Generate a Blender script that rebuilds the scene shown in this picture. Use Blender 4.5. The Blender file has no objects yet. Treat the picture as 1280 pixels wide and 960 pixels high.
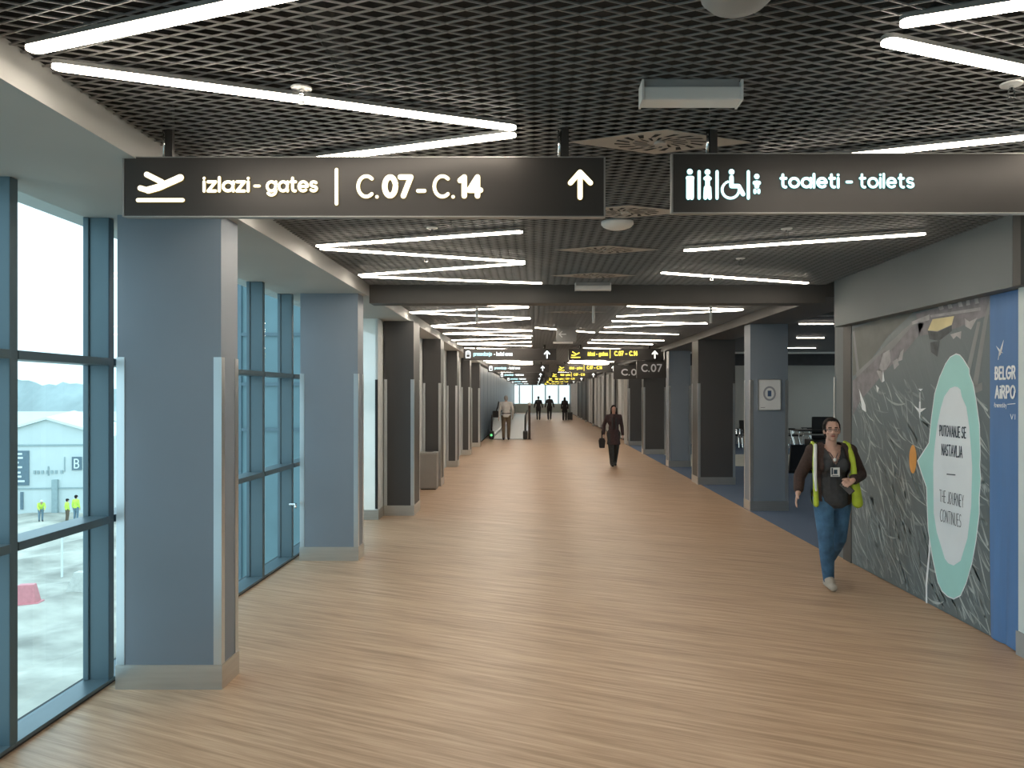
import bpy, bmesh, math, random
from mathutils import Vector, Matrix

random.seed(7)
SC = bpy.context.scene
COL = SC.collection
F, VX, VY, CH = 961.0, 668.0, 493.5, 1.8      # focal length in px, principal point, eye height

# ------------------------------------------------------------------ camera, sky, exposure
cd = bpy.data.cameras.new('camera')
cam = bpy.data.objects.new('camera', cd); COL.objects.link(cam)
cam.location = (0, 0, CH); cam.rotation_euler = (math.pi / 2, 0, 0)
cd.sensor_width = 36.0; cd.lens = F / 1280 * 36.0
cd.shift_x = -(VX - 640) / 1280; cd.shift_y = (VY - 480) / 1280
cd.clip_start = 0.05; cd.clip_end = 3000
SC.camera = cam

world = bpy.data.worlds.new('overcast_sky'); SC.world = world
world.use_nodes = True
wn, wl = world.node_tree.nodes, world.node_tree.links
wn.clear()
wo = wn.new('ShaderNodeOutputWorld'); wb = wn.new('ShaderNodeBackground')
tc = wn.new('ShaderNodeTexCoord'); sp = wn.new('ShaderNodeSeparateXYZ'); rp = wn.new('ShaderNodeValToRGB')
rp.color_ramp.elements[0].position = 0.0; rp.color_ramp.elements[0].color = (0.55, 0.72, 0.78, 1)
rp.color_ramp.elements[1].position = 0.35; rp.color_ramp.elements[1].color = (0.74, 0.95, 1.03, 1)
wl.new(tc.outputs['Generated'], sp.inputs[0]); wl.new(sp.outputs['Z'], rp.inputs[0])
wl.new(rp.outputs[0], wb.inputs[0]); wl.new(wb.outputs[0], wo.inputs[0])
wb.inputs[1].default_value = 1.9

vs = SC.view_settings
vs.view_transform = 'Standard'; vs.look = 'None'; vs.gamma = 1.0; vs.exposure = 0.6
vs.use_curve_mapping = False

LED = 16.0          # radiance of the ceiling LED strips

# ------------------------------------------------------------------ materials
MATS = {}
def srgb(r, g, b):
    def f(c):
        c /= 255.0
        return c / 12.92 if c <= 0.04045 else ((c + 0.055) / 1.055) ** 2.4
    return (f(r), f(g), f(b), 1.0)

def pmat(name, col, rough=0.6, metal=0.0, var=0.08, scale=6.0, bump=0.0, bscale=40.0, spec=0.5, stretch=(1, 1, 1)):
    """principled material with a little procedural tone variation and relief"""
    m = bpy.data.materials.new(name); m.use_nodes = True
    n, l = m.node_tree.nodes, m.node_tree.links
    b = n['Principled BSDF']
    b.inputs['Roughness'].default_value = rough; b.inputs['Metallic'].default_value = metal
    b.inputs['Specular IOR Level'].default_value = spec
    t = n.new('ShaderNodeTexCoord'); mp = n.new('ShaderNodeMapping'); mp.inputs['Scale'].default_value = stretch
    nz = n.new('ShaderNodeTexNoise'); nz.inputs['Scale'].default_value = scale; nz.inputs['Detail'].default_value = 4
    r = n.new('ShaderNodeValToRGB')
    c = Vector(col[:3])
    r.color_ramp.elements[0].position = 0.3; r.color_ramp.elements[0].color = (*(c * (1 - var)), 1)
    r.color_ramp.elements[1].position = 0.7; r.color_ramp.elements[1].color = (*(c * (1 + var)), 1)
    l.new(t.outputs['Object'], mp.inputs[0]); l.new(mp.outputs[0], nz.inputs['Vector'])
    l.new(nz.outputs['Fac'], r.inputs[0]); l.new(r.outputs[0], b.inputs['Base Color'])
    if bump:
        n2 = n.new('ShaderNodeTexNoise'); n2.inputs['Scale'].default_value = bscale
        bp = n.new('ShaderNodeBump'); bp.inputs['Strength'].default_value = bump; bp.inputs['Distance'].default_value = 0.01
        l.new(mp.outputs[0], n2.inputs['Vector']); l.new(n2.outputs['Fac'], bp.inputs['Height']); l.new(bp.outputs[0], b.inputs['Normal'])
    MATS[name] = m
    return m

def emat(name, col, strength):
    m = bpy.data.materials.new(name); m.use_nodes = True
    n, l = m.node_tree.nodes, m.node_tree.links
    n.clear()
    o = n.new('ShaderNodeOutputMaterial'); e = n.new('ShaderNodeEmission')
    e.inputs[0].default_value = (*col[:3], 1); e.inputs[1].default_value = strength
    l.new(e.outputs[0], o.inputs[0]); MATS[name] = m
    return m

def glass_mat(name, tint, gloss=1.0):
    m = bpy.data.materials.new(name); m.use_nodes = True
    n, l = m.node_tree.nodes, m.node_tree.links
    n.clear()
    o = n.new('ShaderNodeOutputMaterial'); mx = n.new('ShaderNodeMixShader')
    tr = n.new('ShaderNodeBsdfTransparent'); tr.inputs[0].default_value = (*tint, 1)
    g = n.new('ShaderNodeBsdfGlossy'); g.inputs['Roughness'].default_value = 0.02
    fr = n.new('ShaderNodeFresnel'); fr.inputs[0].default_value = 1.45
    mu = n.new('ShaderNodeMath'); mu.operation = 'MULTIPLY'; mu.inputs[1].default_value = gloss
    l.new(fr.outputs[0], mu.inputs[0]); l.new(mu.outputs[0], mx.inputs[0])
    l.new(tr.outputs[0], mx.inputs[1]); l.new(g.outputs[0], mx.inputs[2]); l.new(mx.outputs[0], o.inputs[0])
    MATS[name] = m
    return m

def frosted_mat():
    m = bpy.data.materials.new('frosted'); m.use_nodes = True
    n, l = m.node_tree.nodes, m.node_tree.links; n.clear()
    o = n.new('ShaderNodeOutputMaterial'); mx = n.new('ShaderNodeMixShader'); mx.inputs[0].default_value = .25
    t = n.new('ShaderNodeBsdfTranslucent'); t.inputs[0].default_value = (.95, .93, .90, 1)
    d = n.new('ShaderNodeBsdfDiffuse'); d.inputs[0].default_value = (.8, .85, .85, 1)
    l.new(t.outputs[0], mx.inputs[1]); l.new(d.outputs[0], mx.inputs[2])
    m2 = n.new('ShaderNodeMixShader'); m2.inputs[0].default_value = .35; tr = n.new('ShaderNodeBsdfTransparent')
    l.new(mx.outputs[0], m2.inputs[1]); l.new(tr.outputs[0], m2.inputs[2]); l.new(m2.outputs[0], o.inputs[0]); MATS['frosted'] = m
frosted_mat()
def wood_mat():
    m = bpy.data.materials.new('wood_vinyl'); m.use_nodes = True
    n, l = m.node_tree.nodes, m.node_tree.links
    b = n['Principled BSDF']
    t = n.new('ShaderNodeTexCoord'); mp = n.new('ShaderNodeMapping')
    mp.vector_type = 'TEXTURE'; mp.inputs['Rotation'].default_value = (0, 0, math.radians(-24))
    l.new(t.outputs['Object'], mp.inputs[0])
    def noise(sx, sy, scale, detail, rough=0.6):
        s = n.new('ShaderNodeMapping'); s.inputs['Scale'].default_value = (sx, sy, 1)
        z = n.new('ShaderNodeTexNoise'); z.inputs['Scale'].default_value = scale
        z.inputs['Detail'].default_value = detail; z.inputs['Roughness'].default_value = rough
        l.new(mp.outputs[0], s.inputs[0]); l.new(s.outputs[0], z.inputs['Vector'])
        return z
    a = noise(0.7, 17.0, 1.6, 5, 0.6)       # long grain streaks
    c = noise(0.25, 3.0, 1.1, 3)              # broad boards tone
    d = noise(1.4, 60.0, 2.0, 3)              # fine pores
    r = n.new('ShaderNodeValToRGB'); e = r.color_ramp.elements
    e[0].position = 0.35; e[0].color = WOOD[0]
    e[1].position = 0.64; e[1].color = WOOD[2]
    x = r.color_ramp.elements.new(0.5); x.color = WOOD[1]
    m1 = n.new('ShaderNodeMix'); m1.data_type = 'FLOAT'; m1.inputs[0].default_value = 0.2
    m2 = n.new('ShaderNodeMix'); m2.data_type = 'FLOAT'; m2.inputs[0].default_value = 0.3
    l.new(a.outputs['Fac'], m1.inputs[2]); l.new(c.outputs['Fac'], m1.inputs[3])
    l.new(m1.outputs[0], m2.inputs[2]); l.new(d.outputs['Fac'], m2.inputs[3])
    l.new(m2.outputs[0], r.inputs[0]); l.new(r.outputs[0], b.inputs['Base Color'])
    b.inputs['Roughness'].default_value = 0.42; b.inputs['Specular IOR Level'].default_value = 0.4
    bp = n.new('ShaderNodeBump'); bp.inputs['Strength'].default_value = 0.12; bp.inputs['Distance'].default_value = 0.004
    l.new(d.outputs['Fac'], bp.inputs['Height']); l.new(bp.outputs[0], b.inputs['Normal'])
    MATS['wood'] = m
    return m
WOOD = ((0.25, 0.155, 0.092, 1), (0.43, 0.29, 0.186, 1), (0.58, 0.42, 0.29, 1))

wood_mat()
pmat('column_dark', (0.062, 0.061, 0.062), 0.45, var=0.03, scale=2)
pmat('column_paint', (0.20, 0.238, 0.285), 0.45, var=0.03, scale=2)
pmat('steel', (0.56, 0.55, 0.52), 0.33, 0.85, var=0.06, scale=3, stretch=(1, 1, 14))
pmat('guard_steel', (0.62, 0.64, 0.65), 0.28, 0.85, var=0.04, scale=4, stretch=(1, 1, .3))
pmat('soffit_paint', (0.43, 0.435, 0.42), 0.7, var=0.03, scale=1.5)
pmat('bulkhead_paint', (0.15, 0.165, 0.17), 0.6, var=0.03, scale=1.5)
pmat('beam_paint', (0.07, 0.066, 0.062), 0.55, var=0.03)
pmat('plenum_black', (0.018, 0.017, 0.016), 0.9, var=0.2, scale=2)
pmat('mesh_grey', (0.27, 0.264, 0.255), 0.4, 0.2, var=0.05)
pmat('white_wall', (0.66, 0.68, 0.68), 0.7, var=0.02, scale=1.5)
pmat('lounge_wall', (0.48, 0.46, 0.43), 0.7, var=0.02, scale=1.5)
pmat('pale_wall', (0.60, 0.66, 0.65), 0.6, var=0.02, scale=1.5)
pmat('blue_panel', (0.17, 0.23, 0.30), 0.4, var=0.06, scale=2)
pmat('dark_ceiling', (0.05, 0.05, 0.055), 0.8, var=0.1)
pmat('mullion', (0.095, 0.145, 0.172), 0.38, 0.25, var=0.05, scale=2)
pmat('gasket', (0.02, 0.022, 0.025), 0.7, var=0.05)
pmat('carpet', (0.085, 0.125, 0.20), 0.95, var=0.22, scale=60, bump=0.5, bscale=160)
pmat('sign_panel', (0.05, 0.046, 0.043), 0.33, 0.2, var=0.05, scale=2)
pmat('sign_edge', (0.35, 0.35, 0.34), 0.4, 0.6)
pmat('chrome', (0.78, 0.78, 0.78), 0.12, 1.0, var=0.02)
pmat('white_plastic', (0.72, 0.71, 0.69), 0.45, var=0.02)
pmat('grey_plastic', (0.32, 0.32, 0.315), 0.5, var=0.03)
pmat('black_plastic', (0.016, 0.016, 0.018), 0.4, var=0.1)
pmat('black_rubber', (0.012, 0.012, 0.013), 0.6, var=0.1)
pmat('diffuser_grey', (0.42, 0.385, 0.35), 0.5, var=0.05)
pmat('frame_white', (0.72, 0.74, 0.75), 0.4, var=0.03)
pmat('print_grey', (0.30, 0.32, 0.36), 0.5, var=0.05)
pmat('print_blue', (0.05, 0.10, 0.20), 0.5, var=0.05)
pmat('bin_metal', (0.30, 0.285, 0.27), 0.42, 0.4, var=0.05, scale=4)
pmat('walkway_deck', (0.30, 0.33, 0.33), 0.4, 0.4, var=0.12, scale=30, stretch=(8, .3, 1))
pmat('bollard_brown', (0.07, 0.05, 0.04), 0.5)
pmat('banner_blue', (0.085, 0.19, 0.40), 0.55, var=0.1, scale=2, stretch=(1, 3, .4))
pmat('teal_print', (0.36, 0.66, 0.63), 0.5, var=0.03, scale=3)
pmat('balloon_white', (0.72, 0.77, 0.81), 0.5, var=0.03, scale=3)
pmat('ink', (0.03, 0.05, 0.075), 0.6)
pmat('orange_print', (0.72, 0.33, 0.08), 0.55)
pmat('white_print', (0.80, 0.82, 0.84), 0.55)
pmat('print_pink', (0.20, 0.185, 0.20), 0.55, var=0.28, scale=9)
pmat('print_pale', (0.38, 0.36, 0.37), 0.55, var=0.2, scale=12)
pmat('print_field', (0.13, 0.135, 0.125), 0.55, var=0.2, scale=4)
pmat('print_road', (0.23, 0.235, 0.235), 0.55, var=0.1, scale=4)
pmat('print_roof', (0.72, 0.60, 0.32), 0.55, var=0.15, scale=3)
pmat('print_dark', (0.055, 0.065, 0.07), 0.55, var=0.4, scale=14)
# people
pmat('skin', (0.55, 0.33, 0.255), 0.5, var=0.06, scale=12)
pmat('skin_pale', (0.58, 0.40, 0.31), 0.5, var=0.05, scale=12)
pmat('lips', (0.28, 0.07, 0.06), 0.45)
pmat('eye_white', (0.42, 0.40, 0.38), 0.3)
pmat('hair_dark', (0.014, 0.009, 0.008), 0.7, var=0.4, scale=60, bump=.2, bscale=120, stretch=(3, 3, .3), spec=.2)
pmat('hair_grey', (0.33, 0.31, 0.29), 0.6, var=0.3, scale=60, bump=.4)
pmat('cardigan_brown', (0.050, 0.028, 0.023), 0.9, var=0.2, scale=70, bump=.4, bscale=120)
pmat('top_grey', (0.052, 0.052, 0.056), 0.9, var=0.12, scale=30, bump=.3, bscale=60)
pmat('denim', (0.055, 0.135, 0.24), 0.85, var=0.35, scale=9, bump=.4, bscale=70)
pmat('shoe_beige', (0.42, 0.36, 0.30), 0.7)
pmat('shoe_dark', (0.03, 0.027, 0.026), 0.6)
pmat('hivis', (0.46, 0.56, 0.04), 0.6, var=0.1, scale=20)
pmat('hivis_orange', (0.60, 0.82, 0.10), 0.6, var=0.1, scale=20)
pmat('reflective', (0.75, 0.75, 0.73), 0.35)
pmat('black_cloth', (0.020, 0.018, 0.019), 0.85, var=0.2, scale=20)
pmat('maroon_cloth', (0.045, 0.025, 0.028), 0.85, var=0.2, scale=20)
pmat('charcoal_cloth', (0.035, 0.036, 0.037), 0.85, var=0.2, scale=20)
pmat('shirt_white', (0.62, 0.60, 0.58), 0.8, var=0.08, scale=12)
pmat('trouser_khaki', (0.165, 0.125, 0.085), 0.85, var=0.1, scale=12)
pmat('helmet_white', (0.75, 0.76, 0.76), 0.4)
pmat('blue_work', (0.16, 0.24, 0.30), 0.85, var=0.15)
# outdoors
pmat('tent_white', (0.74, 0.80, 0.80), 0.6, var=0.03, scale=.4)
pmat('tent_wall', (0.60, 0.66, 0.65), 0.6, var=0.05, scale=.5)
pmat('tent_trim', (0.32, 0.40, 0.41), 0.6)
pmat('board_dark', (0.13, 0.19, 0.23), 0.6)
pmat('dirt', (0.40, 0.38, 0.33), 0.95, var=0.42, scale=.45, bump=.6, bscale=2)
pmat('barrier_red', (0.62, 0.22, 0.24), 0.5)
pmat('concrete', (0.55, 0.55, 0.50), 0.8, var=0.1)
pmat('hill_haze', (0.33, 0.385, 0.385), 0.95, var=0.18, scale=.05)  # pale distance haze mixed into the hill colour
pmat('far_wall', (0.55, 0.56, 0.53), 0.8)
pmat('far_roof', (0.30, 0.36, 0.37), 0.8)
pmat('block_teal', (0.12, 0.20, 0.225), 0.3, var=0.12, scale=1.2)
pmat('far_white', (0.70, 0.78, 0.74), 0.7, var=0.02)
pmat('light_housing', (0.3, 0.3, 0.29), 0.4, 0.3)
emat('led', (1.0, 0.88, 0.735), LED)
emat('downlight', (1.0, 0.95, 0.88), 8.0)
emat('letter_white', (1.0, 1.0, 0.90), 1.6)
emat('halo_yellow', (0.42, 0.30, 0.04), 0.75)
emat('letter_cool', (0.90, 1.0, 1.0), 1.5)
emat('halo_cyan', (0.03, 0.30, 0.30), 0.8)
emat('letter_yellow', (1.0, 0.80, 0.10), 1.3)
emat('letter_cyan', (0.55, 0.95, 1.0), 1.1)
emat('exit_green', (0.2, 0.9, 0.3), 0.8)
glass_mat('window_glass', (0.72, 0.845, 0.89), 0.9)
glass_mat('clear_glass', (0.94, 0.93, 0.90), 1.0)

# ------------------------------------------------------------------ mesh helpers
class MB:
    """collects geometry that becomes ONE mesh object"""
    def __init__(s): s.v = []; s.f = []; s.m = []; s.mi = 0
    def quad(s, a, b, c, d):
        i = len(s.v); s.v += [tuple(a), tuple(b), tuple(c), tuple(d)]; s.f.append((i, i + 1, i + 2, i + 3)); s.m.append(s.mi)
    def poly(s, pts):
        i = len(s.v); s.v += [tuple(p) for p in pts]; s.f.append(tuple(range(i, i + len(pts)))); s.m.append(s.mi)
    def box(s, x0, x1, y0, y1, z0, z1):
        i = len(s.v)
        s.v += [(x0, y0, z0), (x1, y0, z0), (x1, y1, z0), (x0, y1, z0), (x0, y0, z1), (x1, y0, z1), (x1, y1, z1), (x0, y1, z1)]
        for q in ((0, 3, 2, 1), (4, 5, 6, 7), (0, 1, 5, 4), (1, 2, 6, 5), (2, 3, 7, 6), (3, 0, 4, 7)):
            s.f.append(tuple(i + k for k in q)); s.m.append(s.mi)
    def bar(s, p, q, w, h, up=(0, 0, 1)):
        p, q = Vector(p), Vector(q); d = (q - p).normalized(); u = Vector(up)
        sd = d.cross(u).normalized() * (w / 2); u = sd.cross(d).normalized() * (h / 2)
        i = len(s.v)
        for c in (p, q):
            s.v += [tuple(c - sd - u), tuple(c + sd - u), tuple(c + sd + u), tuple(c - sd + u)]
        for k in range(4):
            s.f.append((i + k, i + (k + 1) % 4, i + 4 + (k + 1) % 4, i + 4 + k)); s.m.append(s.mi)
        s.f.append((i + 3, i + 2, i + 1, i)); s.f.append((i + 4, i + 5, i + 6, i + 7)); s.m += [s.mi] * 2
    def tube(s, pts, r, n=10, cap=True):
        pts = [Vector(p) for p in pts]; rs = r if isinstance(r, (list, tuple)) else [r] * len(pts)
        base = len(s.v); prev = None
        for k, p in enumerate(pts):
            d = (pts[min(k + 1, len(pts) - 1)] - pts[max(k - 1, 0)]).normalized()
            a = prev if prev is not None else (Vector((0, 0, 1)) if abs(d.z) < .9 else Vector((1, 0, 0)))
            u = (a - d * a.dot(d)).normalized(); prev = u; w = d.cross(u)
            for j in range(n):
                t = 2 * math.pi * j / n
                s.v.append(tuple(p + (u * math.cos(t) + w * math.sin(t)) * rs[k]))
        for k in range(len(pts) - 1):
            for j in range(n):
                s.f.append((base + k * n + j, base + k * n + (j + 1) % n, base + (k + 1) * n + (j + 1) % n, base + (k + 1) * n + j)); s.m.append(s.mi)
        if cap:
            s.f.append(tuple(base + j for j in reversed(range(n)))); s.f.append(tuple(base + (len(pts) - 1) * n + j for j in range(n))); s.m += [s.mi] * 2
    def lathe(s, prof, c, n=24):
        base = len(s.v)
        for r, z in prof:
            for j in range(n):
                t = 2 * math.pi * j / n
                s.v.append((c[0] + r * math.cos(t), c[1] + r * math.sin(t), c[2] + z))
        for k in range(len(prof) - 1):
            for j in range(n):
                s.f.append((base + k * n + j, base + k * n + (j + 1) % n, base + (k + 1) * n + (j + 1) % n, base + (k + 1) * n + j)); s.m.append(s.mi)
        s.f.append(tuple(base + j for j in reversed(range(n)))); s.f.append(tuple(base + (len(prof) - 1) * n + j for j in range(n))); s.m += [s.mi] * 2
    def ngon_prism(s, pts, off):
        """flat outline pushed along off"""
        off = Vector(off); n = len(pts); i = len(s.v)
        s.v += [tuple(p) for p in pts] + [tuple(Vector(p) + off) for p in pts]
        s.f.append(tuple(range(i, i + n))); s.f.append(tuple(reversed(range(i + n, i + 2 * n)))); s.m += [s.mi] * 2
        for k in range(n):
            s.f.append((i + k, i + n + k, i + n + (k + 1) % n, i + (k + 1) % n)); s.m.append(s.mi)
    def build(s, name, mats, parent=None, bevel=0.0, smooth=False, loc=None):
        me = bpy.data.meshes.new(name); me.from_pydata(s.v, [], s.f)
        for m in (mats if isinstance(mats, (list, tuple)) else [mats]): me.materials.append(MATS[m])
        if any(s.m): me.polygons.foreach_set('material_index', s.m)
        if bevel:
            bm = bmesh.new(); bm.from_mesh(me)
            bmesh.ops.remove_doubles(bm, verts=bm.verts, dist=1e-5)
            bmesh.ops.bevel(bm, geom=bm.edges[:], offset=bevel, segments=2, affect='EDGES', profile=0.6)
            bm.to_mesh(me); bm.free()
        if smooth: me.shade_smooth()
        me.update()
        o = bpy.data.objects.new(name, me); COL.objects.link(o)
        if parent: o.parent = parent
        if loc: o.location = loc
        return o

def tag(o, label=None, cat=None, group=None, kind=None):
    if label: o['label'] = label
    if cat: o['category'] = cat
    if group: o['group'] = group
    if kind: o['kind'] = kind
    return o
def thing(name, label, cat, loc=(0, 0, 0), rz=0.0, group=None, kind=None):
    o = bpy.data.objects.new(name, None); COL.objects.link(o); o.empty_display_size = .1
    o.location = loc; o.rotation_euler = (0, 0, rz)
    return tag(o, label, cat, group, kind)
def kids(o): return [c for c in bpy.data.objects if c.parent == o]
def copy_tree(o, parent=None):
    c = o.copy(); COL.objects.link(c)
    if parent: c.parent = parent
    for ch in kids(o): copy_tree(ch, c)
    return c
def simple(name, mat, fn, parent=None, bevel=0.0, smooth=False, loc=None):
    b = MB(); fn(b); return b.build(name, mat, parent, bevel, smooth, loc)
def box(name, mat, x0, x1, y0, y1, z0, z1, parent=None, bevel=0.0):
    b = MB(); b.box(x0, x1, y0, y1, z0, z1); return b.build(name, mat, parent, bevel)
def atd(px, py, d):
    """the point seen at (px, py) on the cross plane y = d"""
    return Vector(((px - VX) * d / F, d, CH + (VY - py) * d / F))
def atx(px, py, X):
    d = X * F / (px - VX)
    return Vector((X, d, CH + (VY - py) * d / F))

# ------------------------------------------------------------------ stroke lettering
def arc(cx, cy, rx, ry, a0, a1, n=10):
    return [(cx + rx * math.cos(math.radians(a0 + (a1 - a0) * k / n)), cy + ry * math.sin(math.radians(a0 + (a1 - a0) * k / n))) for k in range(n + 1)]
O_ = lambda cx, cy, rx, ry: arc(cx, cy, rx, ry, 0, 360, 18)
X = 0.70
GL = {
 ' ': (0.30, []), '.': (0.16, [[(0.06, 0.0), (0.061, 0.0)]]), '-': (0.42, [[(0.02, 0.36), (0.38, 0.36)]]),
 'i': (0.02, [[(0, 0), (0, X)], [(0, .97), (0.001, .97)]]), 'l': (0.02, [[(0, 0), (0, 1.02)]]),
 'z': (0.50, [[(0, X), (.5, X), (0, 0), (.5, 0)]]),
 'a': (0.66, [O_(.33, .35, .33, .35), [(.66, X), (.66, 0)]]),
 'o': (0.68, [O_(.34, .35, .34, .35)]),
 'e': (0.66, [[(0, .36), (.66, .36)] + arc(.33, .35, .33, .35, 2, 310, 14)]),
 'g': (0.66, [O_(.33, .35, .33, .35), [(.66, X), (.66, .02)] + arc(.33, .02, .33, .32, 0, -145, 8)]),
 't': (0.40, [[(.14, .98), (.14, .2)] + arc(.32, .2, .18, .2, 180, 285, 5), [(0, X), (.38, X)]]),
 's': (0.46, [arc(.23, .525, .22, .175, 35, 270, 8) + arc(.23, .175, .23, .175, 90, -150, 8)]),
 'p': (0.66, [O_(.33, .35, .33, .35), [(0, X), (0, -.3)]]), 'd': (0.66, [O_(.33, .35, .33, .35), [(.66, 1.02), (.66, 0)]]),
 'r': (0.34, [[(0, 0), (0, X)], arc(.26, .42, .26, .27, 180, 70, 6)]),
 'n': (0.56, [[(0, 0), (0, X)], arc(.28, .40, .28, .29, 180, 0, 8) + [(.56, 0)]]),
 'h': (0.56, [[(0, 0), (0, 1.02)], arc(.28, .40, .28, .29, 180, 0, 8) + [(.56, 0)]]),
 'j': (0.12, [[(.12, X), (.12, -.1)] + arc(-.03, -.1, .15, .18, 0, -90, 4), [(.12, .97), (.121, .97)]]),
 'w': (0.8, [[(0, X), (.2, 0), (.4, X), (.6, 0), (.8, X)]]), 'y': (0.56, [[(0, X), (.28, 0)], [(.56, X), (.16, -.3)]]),
 'b': (0.66, [O_(.33, .35, .33, .35), [(0, 1.02), (0, 0)]]),
 'C': (0.66, [arc(.42, .5, .42, .5, 48, 312, 16)]), '0': (0.56, [O_(.28, .5, .28, .5)]),
 '7': (0.54, [[(0, 1), (.54, 1), (.16, 0)]]), '1': (0.24, [[(0, .82), (.22, 1), (.22, 0)]]),
 '4': (0.60, [[(.44, 0), (.44, 1), (0, .30), (.60, .30)]]), '8': (0.52, [O_(.26, .74, .22, .25), O_(.26, .25, .26, .25)]),
 'P': (0.5, [[(0, 0), (0, 1), (.26, 1)] + arc(.26, .74, .24, .26, 90, -90, 8) + [(0, .48)]]),
 'U': (0.58, [[(0, 1), (0, .3)] + arc(.29, .3, .29, .3, 180, 360, 8) + [(.58, 1)]]),
 'T': (0.56, [[(0, 1), (.56, 1)], [(.28, 1), (.28, 0)]]), 'O': (0.7, [O_(.35, .5, .35, .5)]),
 'V': (0.6, [[(0, 1), (.3, 0), (.6, 1)]]), 'A': (0.62, [[(0, 0), (.31, 1), (.62, 0)], [(.12, .33), (.5, .33)]]),
 'N': (0.56, [[(0, 0), (0, 1), (.56, 0), (.56, 1)]]),
 'J': (0.36, [[(.36, 1), (.36, .25)] + arc(.16, .25, .2, .25, 0, -140, 6)]),
 'E': (0.44, [[(.44, 1), (0, 1), (0, 0), (.44, 0)], [(0, .52), (.4, .52)]]),
 'S': (0.5, [arc(.25, .75, .24, .25, 40, 270, 8) + arc(.25, .25, .25, .25, 90, -150, 8)]),
 'L': (0.42, [[(0, 1), (0, 0), (.42, 0)]]), 'H': (0.56, [[(0, 0), (0, 1)], [(.56, 0), (.56, 1)], [(0, .5), (.56, .5)]]),
 'R': (0.52, [[(0, 0), (0, 1), (.26, 1)] + arc(.26, .75, .24, .25, 90, -90, 8) + [(0, .5)], [(.26, .5), (.52, 0)]]),
 'Y': (0.56, [[(0, 1), (.28, .5), (.56, 1)], [(.28, .5), (.28, 0)]]), 'I': (0.02, [[(0, 0), (0, 1)]]),
 'B': (0.5, [[(0, 0), (0, 1), (.24, 1)] + arc(.24, .76, .22, .24, 90, -90, 7) + [(0, .52)], [(.24, .52)] + arc(.24, .26, .26, .26, 90, -90, 7) + [(0, 0)]]),
 'G': (0.72, [arc(.4, .5, .4, .5, 48, 345, 16) + [(.8, .46), (.46, .46)]]),
 'D': (0.6, [[(0, 0), (0, 1), (.2, 1)] + arc(.2, .5, .4, .5, 90, -90, 10) + [(0, 0)]]),
}
def text_strokes(s, gap=0.24):
    out, x = [], 0.0
    for ch in s:
        w, st = GL[ch]
        out += [[(x + a, b) for a, b in q] for q in st]; x += w + gap
    return out, x - gap
def put_strokes(mb, strokes, frame, w, depth=0.0):
    """frame(a, b) -> 3D point; w stroke width in the frame's units (already metric)"""
    for q in strokes:
        P = [Vector(frame(a, b)) for a, b in q]
        o = Vector(frame(0, 0)); N = (Vector(frame(1, 0)) - o).cross(Vector(frame(0, 1)) - o).normalized()
        off = N * depth; lay = 0
        for i, p in enumerate(P):
            if i < len(P) - 1 and (P[i + 1] - p).length > 1e-5:
                d = (P[i + 1] - p).normalized(); sd = N.cross(d) * (w / 2)
                lay += 1; off = N * (depth + .00012 * (lay % 40))
                mb.quad(p - sd + off, P[i + 1] - sd + off, P[i + 1] + sd + off, p + sd + off)
            nseg = 10; lay += 1; off = N * (depth + .00012 * (lay % 40))
            u = (Vector(frame(1, 0)) - o).normalized(); v = N.cross(u)
            mb.poly([p + off + (u * math.cos(t) + v * math.sin(t)) * (w / 2) for t in [2 * math.pi * k / nseg for k in range(nseg)]])
def write(mb, s, org, ux, uy, width, height, w, gap=0.24, depth=0.0):
    """fit text s into width (incl. stroke) with cap height, baseline-left at org"""
    st, tw = text_strokes(s, gap)
    kx, ky = (width - w) / max(tw, 1e-3), (height - w)
    ux, uy, org = Vector(ux), Vector(uy), Vector(org)
    o2 = org + ux * (w / 2) + uy * (w / 2)
    st = [[(a * kx, b * ky) for a, b in q] for q in st]
    put_strokes(mb, st, lambda a, b: o2 + ux * a + uy * b, w, depth)

# ------------------------------------------------------------------ setting: floor, ceiling, walls
CZ, SZ, SLAB = 3.03, 2.90, 3.95
LX, RX = -1.855, 3.27
END = 78.0
box('floor', 'wood', -2.75, 3.33, -7, END, -0.12, 0.0)['kind'] = 'structure'
cf = box('floor', 'carpet', 3.33, 11.6, 8.7, 28.2, -0.12, 0.001); cf['kind'] = 'structure'
box('floor', 'wood', 3.33, 3.6, -7, 8.7, -0.12, 0.0)['kind'] = 'structure'
box('floor', 'wood', 3.33, 3.7, 28.2, END, -0.12, 0.0)['kind'] = 'structure'
simple('stone_strip', 'concrete', lambda b: b.box(3.9, 11.4, 19.4, 23.2, 0.001, 0.004), cf)

ceil = box('ceiling', 'plenum_black', -2.9, 3.9, -7, END, SLAB, SLAB + .1); ceil['kind'] = 'structure'
def lattice(x0, x1, y0, y1):
    b = MB(); k = .061 / .148; st = .061
    for sg in (1, -1):
        c = math.floor((y0 - max(sg * k * x0, sg * k * x1)) / st) * st
        cmax = y1 - min(sg * k * x0, sg * k * x1)
        while c < cmax:
            # y = c + sg*k*x
            xa, xb = x0, x1
            lo, hi = sorted(((y0 - c) / (sg * k), (y1 - c) / (sg * k)))
            xa, xb = max(xa, lo), min(xb, hi)
            if xb - xa > .02:
                b.bar((xa, c + sg * k * xa, CZ + .008), (xb, c + sg * k * xb, CZ + .008), .0040, .006)
            c += st
    return b
for (y0, y1) in ((-1.0, 8.64), (8.90, 40.0), (40.0, END)):
    o = lattice(LX, RX, y0, y1).build('expanded_mesh', 'mesh_grey', ceil)
    tag(o, kind='stuff')
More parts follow.
